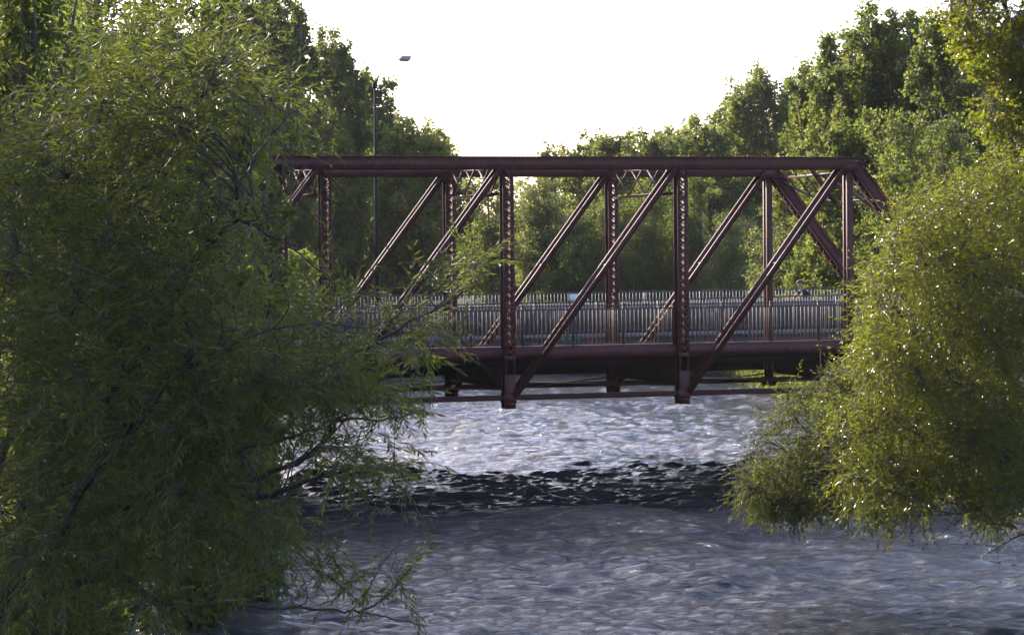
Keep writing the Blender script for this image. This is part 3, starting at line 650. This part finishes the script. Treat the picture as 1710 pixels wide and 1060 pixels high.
TREES = [  # px, top, half width, Y, material, kind, leaves, leaf size, label
 (1460, 22, 62, 124, 'cotton', 'tall', 17000, .19, 'tallest dark cottonwood behind the right end of the truss bridge, pointed top against the sky'),
 (1400, 62, 55, 130, 'cotton', 'tall', 14000, .19, 'dark cottonwood just left of the tallest tree behind the right end of the bridge'),
 (1355, 118, 52, 138, 'cotton', 'tall', 12000, .19, 'leafy cottonwood stepping down left of the tall pair above the bridge end'),
 (1285, 128, 66, 146, 'cotton', 'tall', 15000, .20, 'separate cottonwood with a peaked crown standing above the sloping end of the top chord'),
 (1225, 182, 50, 156, 'cotton', 'tall', 10000, .20, 'lower green tree tucked against the left flank of the peaked cottonwood'),
 (1535, 32, 58, 122, 'cotton', 'tall', 15000, .19, 'dark cottonwood with several pointed leaders, second from the tallest tree on its right'),
 (1500, 44, 45, 134, 'cotton', 'tall', 11000, .19, 'narrow dark cottonwood filling the gap between the tallest tree and the many-pointed one'),
 (1592, 22, 62, 116, 'cotton', 'tall', 15000, .19, 'dark cottonwood whose right side is covered by the near tree at the top right'),
 (1655, 30, 70, 120, 'cotton', 'tall', 12000, .20, 'tree behind the near leafy tree in the top right corner'),
 (1500, 190, 90, 112, 'cotton', 'shrub', 13000, .18, 'dark shaded tree mass below the many-pointed cottonwood, right of the bridge end'),
 (1590, 200, 80, 108, 'cotton', 'shrub', 12000, .18, 'dark shaded tree just left of the right willow and above its crown'),
 (1425, 205, 50, 106, 'shrub', 'tall', 11000, .17, 'bright yellow-green young tree rising right behind the hip corner of the truss'),
 (1500, 262, 60, 103, 'shrub', 'shrub', 11000, .16, 'bright green young tree between the sloping end post and the right willow'),
 (1370, 262, 60, 118, 'shrub', 'shrub', 11000, .16, 'green tree seen through the portal braces at the right end of the bridge'),
 (1180, 208, 50, 178, 'cotton', 'tall', 8000, .24, 'far green tree above the top chord, left of the lower tree by the peaked cottonwood'),
 (1130, 214, 48, 200, 'grey', 'tall', 8000, .26, 'far hazy grey-green tree above the middle of the second panel from the right'),
 (1085, 228, 46, 185, 'cotton', 'tall', 8000, .24, 'far rounded tree above the chord, left of the hazy grey tree'),
 (1032, 226, 46, 188, 'cotton', 'tall', 8000, .24, 'far dark flat-topped tree above the chord right of the wispy tree'),
 (980, 238, 46, 192, 'cotton', 'tall', 8000, .24, 'far low tree above the chord beside the thin wispy tree'),
 (916, 238, 18, 180, 'grey', 'tall', 900, .24, 'thin wispy tree top poking above the chord at the right edge of the open sky'),
 (905, 284, 60, 175, 'grey', 'shrub', 9000, .22, 'grey-green tree seen under the chord right of the middle lattice post'),
 (820, 290, 60, 185, 'cotton', 'shrub', 9000, .24, 'dark tree seen just below the chord behind the middle lattice post'),
 (735, 226, 26, 140, 'cotton', 'tall', 5000, .19, 'slim tree at the left edge of the open sky, above the top chord'),
 (692, 214, 55, 146, 'shrub', 'tall', 12000, .19, 'rounded lighter green tree above the chord, right of the street lamp pole'),
 (650, 205, 45, 150, 'cotton', 'tall', 9000, .19, 'green tree directly behind the street lamp pole above the chord'),
 (612, 126, 40, 126, 'cotton', 'tall', 9000, .19, 'dark tree with ragged open top touching the street lamp pole'),
 (560, 66, 44, 118, 'cotton', 'tall', 12000, .18, 'dark tall cottonwood left of the street lamp, second of the stepped row'),
 (487, 4, 42, 112, 'cotton', 'tall', 13000, .18, 'tall pointed cottonwood right of the twin tip above the left willow'),
 (442, -6, 42, 108, 'cotton', 'tall', 13000, .18, 'tall pointed cottonwood, left one of the twin tips above the left willow'),
 (385, -40, 55, 104, 'cotton', 'tall', 13000, .18, 'tall dark cottonwood behind the upper edge of the left willow'),
 (540, 190, 70, 108, 'cotton', 'shrub', 13000, .17, 'dark broad tree behind the left part of the top chord'),
 (455, 150, 70, 98, 'cotton', 'shrub', 13000, .16, 'shaded tree between the left willow and the end of the visible chord'),
 (620, 292, 60, 112, 'cotton', 'shrub', 13000, .16, 'dark shrub tree below the chord around the street lamp pole'),
 (700, 296, 60, 116, 'cotton', 'shrub', 13000, .16, 'very dark tree between the street lamp pole and the second lattice post'),
 (775, 300, 60, 120, 'cotton', 'shrub', 13000, .16, 'dark tree behind the crossing diagonals left of the middle post'),
 (850, 345, 50, 122, 'cotton', 'shrub', 9000, .16, 'dark low tree right behind the middle lattice post'),
 (905, 345, 45, 132, 'grey', 'shrub', 9000, .15, 'silvery bush with sparkling leaves right of the middle post'),
 (965, 372, 62, 116, 'shrub', 'shrub', 12000, .14, 'soft bright green bush under the long diagonal in the central opening'),
 (1010, 330, 55, 128, 'grey', 'shrub', 10000, .15, 'greyish green bush behind the far lattice post in the central opening'),
 (1085, 312, 60, 124, 'shrub', 'shrub', 13000, .14, 'vivid green tree between the two right-hand lattice posts'),
 (1050, 415, 60, 112, 'shrub', 'shrub', 11000, .13, 'low green bush rising just over the fence right of the far lattice post'),
 (1165, 292, 55, 130, 'shrub', 'shrub', 12000, .15, 'bright green tree directly right of the last lattice post below the chord'),
 (1225, 372, 72, 112, 'grey', 'shrub', 15000, .12, 'wide fine-leaved willow bush with many glints behind the right-hand diagonals'),
 (1310, 320, 62, 122, 'grey', 'shrub', 13000, .13, 'fine-leaved willow bush behind the sloping end post'),
 (1350, 400, 60, 110, 'cotton', 'shrub', 12000, .14, 'dark shaded bush behind the cyclist in the dark shirt'),
 (1120, 430, 50, 108, 'cotton', 'shrub', 9000, .13, 'dark low bush behind the fence left of the last lattice post'),
 (1345, 305, 60, 152, 'cotton', 'shrub', 11000, .16, 'dark bank tree right of the far hip post, shading the water'),
 (1420, 262, 62, 136, 'cotton', 'shrub', 11000, .16, 'dark bank tree directly behind the near hip post'),
 (1290, 340, 50, 176, 'cotton', 'shrub', 9000, .17, 'dark low tree at the far river bend behind the far hip post'),
 (1345, 545, 50, 132, 'cotton', 'shrub', 6000, .14, 'dark waterside bush on the right bank under the far end of the bridge'),
 (1420, 550, 50, 118, 'cotton', 'shrub', 6000, .14, 'dark waterside bush on the right bank below the near hip post'),
 (1275, 575, 45, 162, 'cotton', 'shrub', 6000, .15, 'small dark waterside bush seen just under the road bridge girder'),
 (430, 300, 60, 92, 'cotton', 'shrub', 12000, .15, 'dark tree behind the left willow where the chord vanishes'),
 (500, 420, 48, 66, 'shrub', 'shrub', 9000, .12, 'small sunlit yellow-green tree between the left willow and the near railing'),
 (560, 330, 50, 104, 'cotton', 'shrub', 10000, .15, 'dark bush behind the leftmost clearly visible lattice post'),
 (1440, 380, 50, 108, 'cotton', 'shrub', 9000, .14, 'dark bush behind the hip post at the right end of the bridge'),
]
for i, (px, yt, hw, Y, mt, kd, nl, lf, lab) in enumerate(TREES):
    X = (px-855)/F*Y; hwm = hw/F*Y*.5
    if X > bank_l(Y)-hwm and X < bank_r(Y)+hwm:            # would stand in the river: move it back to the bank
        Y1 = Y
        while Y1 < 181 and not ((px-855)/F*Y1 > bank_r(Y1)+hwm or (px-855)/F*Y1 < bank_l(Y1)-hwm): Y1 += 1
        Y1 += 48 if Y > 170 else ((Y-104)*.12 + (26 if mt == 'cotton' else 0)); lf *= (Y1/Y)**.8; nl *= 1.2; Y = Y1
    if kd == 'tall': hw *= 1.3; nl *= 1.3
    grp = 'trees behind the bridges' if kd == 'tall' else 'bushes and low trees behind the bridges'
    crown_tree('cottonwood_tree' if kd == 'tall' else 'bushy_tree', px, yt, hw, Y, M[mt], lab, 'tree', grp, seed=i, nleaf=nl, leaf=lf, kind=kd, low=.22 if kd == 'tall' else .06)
# trees standing on the left bank behind the near willow
for i, (px, yt, hw, Y, nl, lab) in enumerate([
 (40, -150, 190, 46, 15000, 'broad leafy tree in the top left corner with bright sky holes in its crown'),
 (290, -25, 110, 54, 17000, 'leafy tree showing through the top of the left willow below the bare twig'),
 (150, 20, 120, 50, 12000, 'open leafy tree behind the left willow, right of the corner tree'),
 (405, 40, 75, 62, 12000, 'leafy bank tree at the upper right shoulder of the left willow'),
 (120, 330, 170, 42, 15000, 'low shaded tree behind the middle of the left willow'),
 (380, 330, 110, 58, 13000, 'low shaded bank tree behind the right part of the left willow')]):
    crown_tree('bank_tree', px, yt, hw, Y, M['cotton' if i != 3 else 'shrub'], lab, 'tree', 'trees on the left bank', seed=200+i, nleaf=nl, leaf=.125, kind='tall' if i < 4 else 'shrub', low=.12)
for i, (x, y, H, Rw) in enumerate([(-11.8, 32, 14.5, 3.7), (-15.5, 38, 17, 4.4), (-10.6, 27, 12, 2.9), (-17, 32, 17, 4.2), (-20, 44, 20, 5.0), (-13.5, 26, 13, 3.0)]):  # unseen trees added to keep the sun off the left willow
    px_ = 855+x/y*F; tp = 429-(2.5+H-CAMZ)/y*F
    crown_tree('bank_tree', px_, tp, Rw/y*F, y, M['cotton'], ['tree on the left bank upstream of the willow, outside the picture', 'tall tree behind the others on the left bank, outside the picture'][i in (1, 4)], 'tree', 'trees on the left bank beside the viewer', seed=300+i, nleaf=12000, leaf=.13, low=.12)
for i, (x, y, H, Rw, lab) in enumerate([(-13.2, 72, 15, 3.6, 'leafy bank tree behind the left willow, nearest of the riverside row'), (-12.6, 63, 12, 3.2, 'lower bank tree at the left edge behind the willow crown'),
        (-18.5, 84, 17, 4.2, 'taller tree of the riverside row at the left edge of the picture'), (-23, 94, 20, 4.8, 'tall tree of the riverside row just outside the left edge'), (-27, 104, 22, 5.2, 'farthest tall tree of the riverside row outside the left edge'), (-15.5, 78, 19, 4.6, 'tall dense riverside tree rising behind the upper left of the near willow'), (-21.5, 99, 23, 5.2, 'tall riverside tree behind the left willow, close to the bridge'), (-17.5, 76, 17, 4.4, 'dense riverside tree behind the left edge of the willow crown')]):
    crown_tree('bank_tree', 855+x/y*F, 429-(4.2+H-CAMZ)/y*F, Rw/y*F, y, M['cotton'], lab, 'tree', 'trees on the left bank', seed=330+i, nleaf=8500, leaf=.17, low=.15)
# far wood closing the valley
g = np.random.default_rng(77); n = 90000
wx = g.uniform(-260, 330, n); wy = 285+g.uniform(0, 45, n)+.0*wx; hh = 13+3.5*np.sin(wx*.11)+2.5*np.sin(wx*.29+1)+1.6*np.sin(wx*.83+2)
hz = g.random(n)**.7*hh*(1-.25*g.random(n)); P = np.stack([wx, wy, 2+hz], 1)
ln = g.uniform(.5, .9, n); V, f = leafgeo(P, unit(g.normal(size=(n, 3))), unit(g.normal(size=(n, 3))), ln, ln*.8)
tag(mkmesh('distant_wood', V, f.ravel(), np.full(len(f), 4), M['cotton'], tint=np.repeat(g.random(n), 5)), kind='stuff')

# ------------------------------------------------------------------ willows with modelled twigs and leaves
def inpoly(x, y, poly):
    poly = np.asarray(poly, float); r = np.zeros(len(x), bool); j = len(poly)-1
    for i in range(len(poly)):
        xi, yi = poly[i]; xj, yj = poly[j]
        c = ((yi > y) != (yj > y)) & (x < (xj-xi)*(y-yi)/(yj-yi+1e-9)+xi); r ^= c; j = i
    return r
def atn(px, py, Y):
    dx, dy = px-855., py-530.; u = rc*dx-rs*dy; v = rs*dx+rc*dy; a = math.cos(PITCH); b = math.sin(PITCH)
    d = np.stack([u, F*a-v*b, -F*b-v*a], 1); return d*(Y/d[:, 1])[:, None]+np.array([0, 0, CAMZ])
def sample(poly, n, Y0, Y1, g, bias=None):
    poly = np.asarray(poly, float); lo, hi = poly.min(0), poly.max(0); xs_, ys_ = [], []
    while sum(map(len, xs_)) < n:
        x = g.uniform(lo[0], hi[0], 4*n); y = g.uniform(lo[1], hi[1], 4*n); k = inpoly(x, y, poly)
        if bias: k &= (np.sin(x/bias+1.7*np.sin(y/bias*.8))*np.sin(y/bias*.9+1.3*np.sin(x/bias*.7+1)) > g.uniform(-.85, .30, 4*n))
        xs_.append(x[k]); ys_.append(y[k])
    x = np.concatenate(xs_)[:n]; y = np.concatenate(ys_)[:n]
    # thickness of the crown follows the distance to its outline
    return x, y
def willow(name, label, limbs, polys, Yc, Yd, m, seed, sec=260, leafL=.10, leafW=.014, per=18, tw=.55, group=None, base=None, r0=.10, bark='bark', droop=.35, lean=(0, 0, 0), perstep=.032, extra_twigs=()):
    g = np.random.default_rng(seed); LP = []; LD = []; LR = []
    b0 = at(*base) if base is not None else at(*limbs[0][0][:2], limbs[0][0][2]); z0 = min(b0[2], ground(b0[0], b0[1]))
    root = thing(name, (b0[0], b0[1], ground(b0[0], b0[1])), label, 'tree', group)
    tm = MB()
    for li, (pts, ra, rb2) in enumerate(((l, *((r0, .012) if not isinstance(l, tuple) else (l[1], l[2]))) if not isinstance(l, tuple) else (l[0], l[1], l[2]) for l in limbs)):
        Q = np.array([at(*p) for p in pts]); 
        # smooth resample (Catmull-Rom)
        E = np.vstack([2*Q[0]-Q[1], Q, 2*Q[-1]-Q[-2]]); cv = []
        for i in range(1, len(E)-2):
            for t in np.linspace(0, 1, 7, endpoint=False):
                cv.append(.5*((2*E[i])+(-E[i-1]+E[i+1])*t+(2*E[i-1]-5*E[i]+4*E[i+1]-E[i+2])*t*t+(-E[i-1]+3*E[i]-3*E[i+1]+E[i+2])*t**3))
        cv.append(Q[-1]); cv = np.array(cv); cv[1:-1] += g.normal(0, .006+ra*.06, cv[1:-1].shape)
        rad = rb2+(ra-rb2)*(1-np.linspace(0, 1, len(cv)))**1.7; tm.tube(cv, rad, 8, cap=True); LP.append(cv); LD.append(np.gradient(cv, axis=0)); LR.append(rad)
    LP, LD, LR = np.concatenate(LP), unit(np.concatenate(LD)), np.concatenate(LR)
    tot = sum(p[1] for p in polys); SP, SD = [], []; TP = []
    for poly, cnt in [(p[0], p[1]) for p in polys]:
        ns = max(6, int(sec*cnt/tot)); x, y = sample(poly, ns, 0, 0, g); Yt = Yc+Yd*g.uniform(-1, 1, ns); s_ = atn(x, y, Yt)
        x, y = sample(poly, cnt, 0, 0, g, 34 if Yc < 40 else 31); TP.append(atn(x, y, Yc+Yd*g.uniform(-1.05, 1.05, cnt)))
        d2 = ((s_[:, None]-LP[None])**2).sum(-1)
        for i in range(ns):
            j = int(np.argmin(d2[i]*(1+.5*g.random(len(LP))))); A, B = LP[j], s_[i]; dd = np.linalg.norm(B-A)
            if dd < .12: continue
            c = A+LD[j]*dd*.45+np.array([0, 0, .12*dd]); ts = np.linspace(0, 1, 9)[:, None]; cv = (1-ts)**2*A+2*ts*(1-ts)*c+ts**2*B
            cv[1:] += np.cumsum(g.normal(0, .008*dd, (8, 3)), 0)
            tm.tube(cv, np.linspace(min(LR[j]*.6, .004+.007*dd), .0035*max(1, Yc/40), 9), 5, cap=False); SP.append(cv[2:]); SD.append(np.gradient(cv, axis=0)[2:])
    SP = np.concatenate(SP+[LP[LR < .03]]); SD = unit(np.concatenate(SD+[LD[LR < .03]])); TP = np.concatenate(TP); nT = len(TP)
    j = np.zeros(nT, int)
    for s_ in range(0, nT, 800):
        d2 = ((TP[s_:s_+800, None]-SP[None])**2).sum(-1)*(1+.6*g.random((len(TP[s_:s_+800]), len(SP)))); j[s_:s_+800] = d2.argmin(1)
    A = SP[j]; far = np.linalg.norm(TP-A, axis=1); mx = tw*2.2
    B0 = A+(TP-A)*np.minimum(1, mx/np.maximum(far, 1e-6))[:, None]
    dirn = unit(unit(B0-A)*.8+SD[j]*.5+g.normal(0, .30, (nT, 3))+np.array(lean)+np.array([0, 0, .12]))
    Ltw = tw*g.uniform(.55, 1.25, nT); S0 = A+(B0-A)*.55
    K = 6; pts = [S0]; cur = S0.copy(); dr = dirn.copy(); dp = droop*g.uniform(.2, 1.6, nT)
    for k in range(K):
        cur = cur+dr*(Ltw/K)[:, None]; pts.append(cur.copy()); dr = unit(dr+np.array([0, 0, -1.])*(dp/K*1.6)[:, None]+g.normal(0, .05, (nT, 3)))
    pts = np.stack(pts, 1)                                   # nT, K+1, 3
    rt = .0022*max(1, Yc/32)
    Va, fa = fasttubes(A, S0, np.full(nT, rt*1.3), np.full(nT, rt*1.1)); tm.add(Va, fa)
    for k in range(K):
        Va, fa = fasttubes(pts[:, k], pts[:, k+1], np.full(nT, rt*(1.05-k*.12)), np.full(nT, rt*(.93-k*.12))); tm.add(Va, fa)
    tm.build('trunk', M[bark], root, smooth=True)
    # leaves, alternate along every twig
    u_ = (np.arange(per)+.5)/per; u_ = u_[None]*np.ones((nT, 1))+g.normal(0, .02, (nT, per)); u_ = np.clip(u_, .02, .995)*K
    ki = np.minimum(u_.astype(int), K-1); fr = (u_-ki)[..., None]; ii = np.arange(nT)[:, None]
    Pq = pts[ii, ki]*(1-fr)+pts[ii, ki+1]*fr; Dq = unit(pts[ii, ki+1]-pts[ii, ki])
    sd_ = unit(np.cross(Dq, np.array([0, 0, 1.])+g.normal(0, .25, Dq.shape))); alt = np.where(np.arange(per) % 2, 1., -1.)[None, :, None]
    dir_ = unit(Dq*1.0+sd_*alt*.75*g.uniform(.6, 1.3, (nT, per, 1))+g.normal(0, .22, Dq.shape)+np.array([0, 0, -.30*droop/.35]))
    nn = unit(np.cross(dir_, sd_*alt)*alt+g.normal(0, .55, dir_.shape)+np.array([0, 0, .3]))
    end = 1-.45*(u_/K)**3
    ln = leafL*g.uniform(.65, 1.2, (nT, per))*end; wd = leafW*g.uniform(.8, 1.2, (nT, per))
    keep = g.random((nT, per)) < .93
    V, f = leafgeo(Pq[keep], dir_[keep], nn[keep], ln[keep], wd[keep])
    ti = np.clip(.45+g.normal(0, .16, (nT, 1))+g.normal(0, .16, (nT, per)), 0, 1)[keep]
    mkmesh('crown', V, f.ravel(), np.full(len(f), 4), m, root, tint=np.repeat(ti, 5))
    return root

LW = [ ([(-300, 1500, 20.5), (-60, 1080, 20.3), (110, 890, 20.2), (250, 825, 20), (330, 765, 19.8), (420, 690, 19.6), (520, 625, 19.5), (640, 565, 19.4), (730, 515, 19.3), (800, 470, 19.2)], .085, .006),
 ([(-60, 1080, 20.3), (50, 960, 20.6), (150, 905, 20.8), (290, 845, 21), (420, 800, 21), (520, 760, 21), (565, 700, 20.8), (620, 640, 20.7), (700, 612, 20.6)], .06, .006),
 ([(-30, 1060, 20.3), (90, 985, 20.4), (200, 962, 20.5), (270, 1005, 20.5), (400, 1010, 20.5), (560, 1018, 20.6), (640, 1030, 20.6), (715, 1045, 20.6)], .05, .005),
 ([(600, 1022, 20.6), (640, 1000, 20.6), (665, 975, 20.6), (688, 945, 20.6)], .012, .004),
 ([(-240, 1400, 20.9), (-60, 950, 21), (20, 720, 21), (120, 510, 21), (200, 360, 20.8), (280, 235, 20.6), (350, 155, 20.5), (415, 105, 20.4)], .07, .006),
 ([(30, 850, 20.4), (110, 740, 20), (230, 600, 19.6), (330, 440, 19.3), (390, 372, 19.1), (430, 382, 19), (500, 425, 18.9), (560, 478, 18.8)], .045, .005),
 ([(80, 930, 20), (150, 800, 19.4), (230, 710, 19), (300, 625, 18.7), (420, 560, 18.5), (520, 542, 18.4), (610, 548, 18.3)], .045, .005),
 ([(-240, 1400, 20.9), (-120, 1000, 21.6), (-50, 700, 21.8), (30, 400, 21.9), (80, 255, 22)], .06, .006),
 ([(330, 440, 19.3), (400, 305, 19.6), (470, 205, 19.8), (520, 165, 19.9)], .022, .005),
 ([(400, 830, 20.6), (460, 825, 20.3), (540, 795, 20.1), (620, 785, 20), (690, 790, 20)], .035, .005),
 ([(120, 510, 21), (230, 330, 22), (290, 200, 22.4), (310, 90, 22.5), (330, 20, 22.5)], .03, .005),
 ([(330, 765, 19.8), (450, 740, 19), (560, 700, 18.6), (660, 650, 18.5)], .022, .004),
 ([(430, 382, 19), (490, 300, 19.2), (540, 250, 19.3)], .012, .004),
 ([(560, 700, 20.8), (640, 700, 20.8), (700, 690, 20.8), (745, 695, 20.8)], .014, .004) ]
core = [(-60, 300), (60, 215), (170, 150), (270, 90), (380, 95), (385, 140), (350, 270), (345, 450), (390, 550), (470, 600), (510, 640), (480, 690), (440, 740), (380, 840), (370, 900), (290, 940), (150, 940), (0, 970), (-60, 1000)]
LP_ = [(core, 3900), ([(-50, 240), (60, 170), (230, 80), (390, 90), (430, 150), (300, 250), (0, 350)], 330), ([(0, 170), (120, 60), (230, 0), (330, -30), (430, 0), (450, 90), (380, 120), (200, 130)], 170),
 ([(400, 130), (470, 150), (510, 190), (470, 240), (430, 280), (430, 400), (430, 540), (400, 480)], 120),
 ([(450, 560), (530, 540), (600, 560), (650, 590), (620, 640), (560, 690), (480, 740)], 260),
 ([(480, 500), (560, 450), (600, 500), (590, 560), (500, 570)], 55),
 ([(700, 440), (800, 415), (800, 470), (740, 485)], 26), ([(650, 520), (770, 570), (770, 610), (660, 600)], 40),
 ([(610, 620), (680, 650), (700, 680), (640, 700), (600, 690)], 34), ([(520, 740), (610, 740), (680, 760), (690, 780), (620, 790), (540, 790)], 70),
 ([(380, 830), (470, 840), (490, 880), (460, 930), (380, 960)], 120), ([(600, 955), (680, 945), (680, 1000), (610, 1005)], 16), ([(430, 920), (560, 930), (640, 940), (640, 960), (560, 960), (440, 950)], 30),
 ([(-60, 960), (120, 960), (300, 980), (380, 1000), (330, 1030), (-60, 1080)], 140)]
willow('willow_tree', 'large shaded narrow-leaved willow leaning over the water from the left bank', LW, LP_, 20.2, 2.3, M['willow'], 11, sec=330, leafL=.118, leafW=.0155, per=19, tw=.52, base=(-300, 1500, 20.5), lean=(.22, 0, .05))
RWl = [([(1960, 930, 55.0), (1860, 830, 55.0), (1760, 775, 55.0), (1690, 765, 55.0), (1630, 770, 54.8), (1560, 750, 54.5), (1480, 690, 54.2), (1400, 650, 54.0)], .13, .012),
 ([(1860, 830, 55.0), (1780, 740, 55.2), (1700, 700, 55.0), (1640, 680, 54.8), (1560, 600, 54.5), (1500, 520, 54.2), (1460, 450, 54.0)], .10, .012),
 ([(1860, 830, 55.0), (1820, 640, 55.6), (1740, 520, 55.6), (1660, 430, 55.4), (1590, 350, 55.2), (1560, 320, 55.0)], .10, .012),
 ([(1820, 640, 55.6), (1800, 450, 56.0), (1720, 330, 56.0), (1690, 260, 56.0)], .07, .012),
 ([(1760, 775, 55.0), (1720, 830, 54.6), (1640, 850, 54.3), (1560, 860, 54.1), (1480, 860, 54.0)], .06, .010),
 ([(1800, 800, 55.0), (1750, 870, 54.6), (1690, 900, 54.5), (1640, 930, 54.4)], .04, .008),
 ([(1630, 770, 54.8), (1540, 790, 54.3), (1450, 790, 54.0), (1390, 780, 53.8)], .05, .010),
 ([(1700, 480, 55.4), (1600, 455, 54.2), (1500, 440, 53.8), (1440, 470, 53.7)], .04, .010)]
RP = [([(1800, 250), (1720, 235), (1660, 250), (1610, 295), (1560, 330), (1500, 360), (1470, 425), (1445, 475), (1450, 540), (1435, 600), (1415, 660), (1385, 715), (1385, 770), (1400, 810), (1420, 850), (1480, 868), (1530, 850), (1600, 850), (1640, 870), (1730, 895), (1800, 900)], 8800)]
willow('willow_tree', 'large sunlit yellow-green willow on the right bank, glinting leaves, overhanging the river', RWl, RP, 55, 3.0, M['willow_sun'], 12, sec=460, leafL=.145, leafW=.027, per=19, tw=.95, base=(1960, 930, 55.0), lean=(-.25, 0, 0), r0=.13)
RSl = [([(2020, 960, 60), (1800, 880, 59), (1600, 840, 58.5), (1480, 800, 58), (1400, 740, 57.8), (1380, 660, 57.6), (1370, 600, 57.5)], .07, .010), ([(1480, 800, 58.0), (1350, 780, 57.8), (1290, 740, 57.6), (1250, 760, 57.5)], .05, .010),
 ([(1400, 760, 57.8), (1330, 700, 57.6), (1310, 640, 57.5)], .03, .01), ([(1480, 800, 58.0), (1360, 840, 57.8), (1290, 830, 57.6)], .03, .01)]
willow('willow_shrub', 'smaller duller willow shrub in front of the bridge end, left of the large sunlit willow', RSl,
 [([(1365, 640), (1390, 615), (1420, 630), (1440, 700), (1420, 840), (1300, 862), (1238, 835), (1240, 785), (1270, 735), (1310, 690), (1330, 655)], 1500)], 57.6, 1.4, M['willow'], 13, sec=120, leafL=.145, leafW=.028, per=17, tw=.8, base=(2020, 960, 60), lean=(-.2, 0, 0), droop=.35)
RTl = [([(1900, 900, 58), (1840, 500, 58), (1780, 300, 57.6), (1720, 150, 57.4), (1680, 20, 57.2)], .20, .02), ([(1840, 500, 58), (1760, 330, 57), (1690, 250, 56.6), (1650, 200, 56.4)], .08, .012),
 ([(1780, 300, 57.6), (1700, 200, 57), (1640, 110, 56.7), (1600, 50, 56.5)], .07, .012), ([(1720, 150, 57.4), (1790, 60, 58), (1830, -60, 58)], .07, .012), ([(1780, 300, 57.6), (1850, 200, 58), (1900, 60, 58)], .06, .012)]
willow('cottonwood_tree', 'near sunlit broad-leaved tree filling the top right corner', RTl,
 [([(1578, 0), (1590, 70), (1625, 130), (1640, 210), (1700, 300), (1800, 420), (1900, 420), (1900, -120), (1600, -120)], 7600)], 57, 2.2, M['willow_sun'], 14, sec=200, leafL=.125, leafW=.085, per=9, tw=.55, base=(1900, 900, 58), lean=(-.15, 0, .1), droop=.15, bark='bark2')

# ------------------------------------------------------------------ bank rocks and grass
g = np.random.default_rng(5)
def rockmesh(c, r):
    bm = bmesh.new(); bmesh.ops.create_icosphere(bm, subdivisions=2, radius=1)
    ph = g.random(6)*6
    for v in bm.verts:
        k = 1+.16*math.sin(3*v.co.x+ph[0])+.14*math.sin(4*v.co.y+ph[1])+.1*math.sin(5*v.co.z+ph[2]); v.co = Vector((v.co.x*r*1.3*k, v.co.y*r*k, v.co.z*r*.55*k))
    me = bpy.data.meshes.new('rock'); bm.to_mesh(me); bm.free(); me.materials.append(M['rock']); o = bpy.data.objects.new('river_rock', me); o.location = c; C.objects.link(o); return o
for (px, py, Y, r, lab) in ((600, 838, 78, .45, 'dark wet rock at the tip of the left bank under the willow branches'), (500, 842, 77, .7, 'larger dark rock left of the one at the tip of the left bank')):  # rocks added to make a dark patch on the water
    p = at(px, py, Y); tag(rockmesh((p[0], p[1], -.05), r), lab, 'rock', 'rocks at the waterline')
n = 110000; gy = g.uniform(28, 172, n); sdv = g.random(n) < .6; off = np.abs(g.normal(0, 1.6, n))-.35
gx = np.where(sdv, bank_r(gy)+off, bank_l(gy)-off); hgt = (.5+1.3*(.5+.5*np.sin(gy*.9+2*np.sin(gy*.37)))*g.random(n))*g.random(n)**.6
P = np.stack([gx, gy, np.maximum(gheight(gx, gy), 0)+hgt], 1); ln = g.uniform(.10, .26, n)*np.where(gy > 100, 1.3, 1); V, f = leafgeo(P, unit(g.normal(size=(n, 3))+np.array([0, 0, .3])), unit(g.normal(size=(n, 3))+np.array([0, 0, .6])), ln, ln*.4)
tag(mkmesh('bank_undergrowth', V, f.ravel(), np.full(len(f), 4), M['cotton'], tint=np.repeat(g.random(n)*.6, 5)), kind='stuff')
n = 60000; gx = g.uniform(-70, 60, n); gy = g.uniform(25, 150, n); gz = gheight(gx, gy); k = gz > .05; gx, gy, gz = gx[k], gy[k], gz[k]; n = len(gx)
P = np.stack([gx, gy, gz-.02], 1); D = unit(g.normal(0, .3, (n, 3))+np.array([0, 0, 1.])); ln = g.uniform(.2, .6, n); V, f = leafgeo(P, D, unit(g.normal(size=(n, 3))), ln, ln*.09)
tag(mkmesh('bank_grass', V, f.ravel(), np.full(len(f), 4), M['grass'], tint=np.repeat(g.random(n), 5)), kind='stuff')


# ------------------------------------------------------------------ very thin evening haze
mb = MB(); mb.box((0, 430, 30), (900, 0, 0), (0, 530, 0), (0, 0, 33))
hm = bpy.data.materials.new('haze'); hm.use_nodes = True; t = hm.node_tree; t.nodes.clear(); pv = t.nodes.new('ShaderNodeVolumePrincipled'); om = t.nodes.new('ShaderNodeOutputMaterial')
pv.inputs['Color'].default_value = (.95, .95, .97, 1); pv.inputs['Density'].default_value = .00007; pv.inputs['Anisotropy'].default_value = .2; t.links.new(pv.outputs[0], om.inputs['Volume'])
tag(mb.build('haze', hm), kind='stuff')
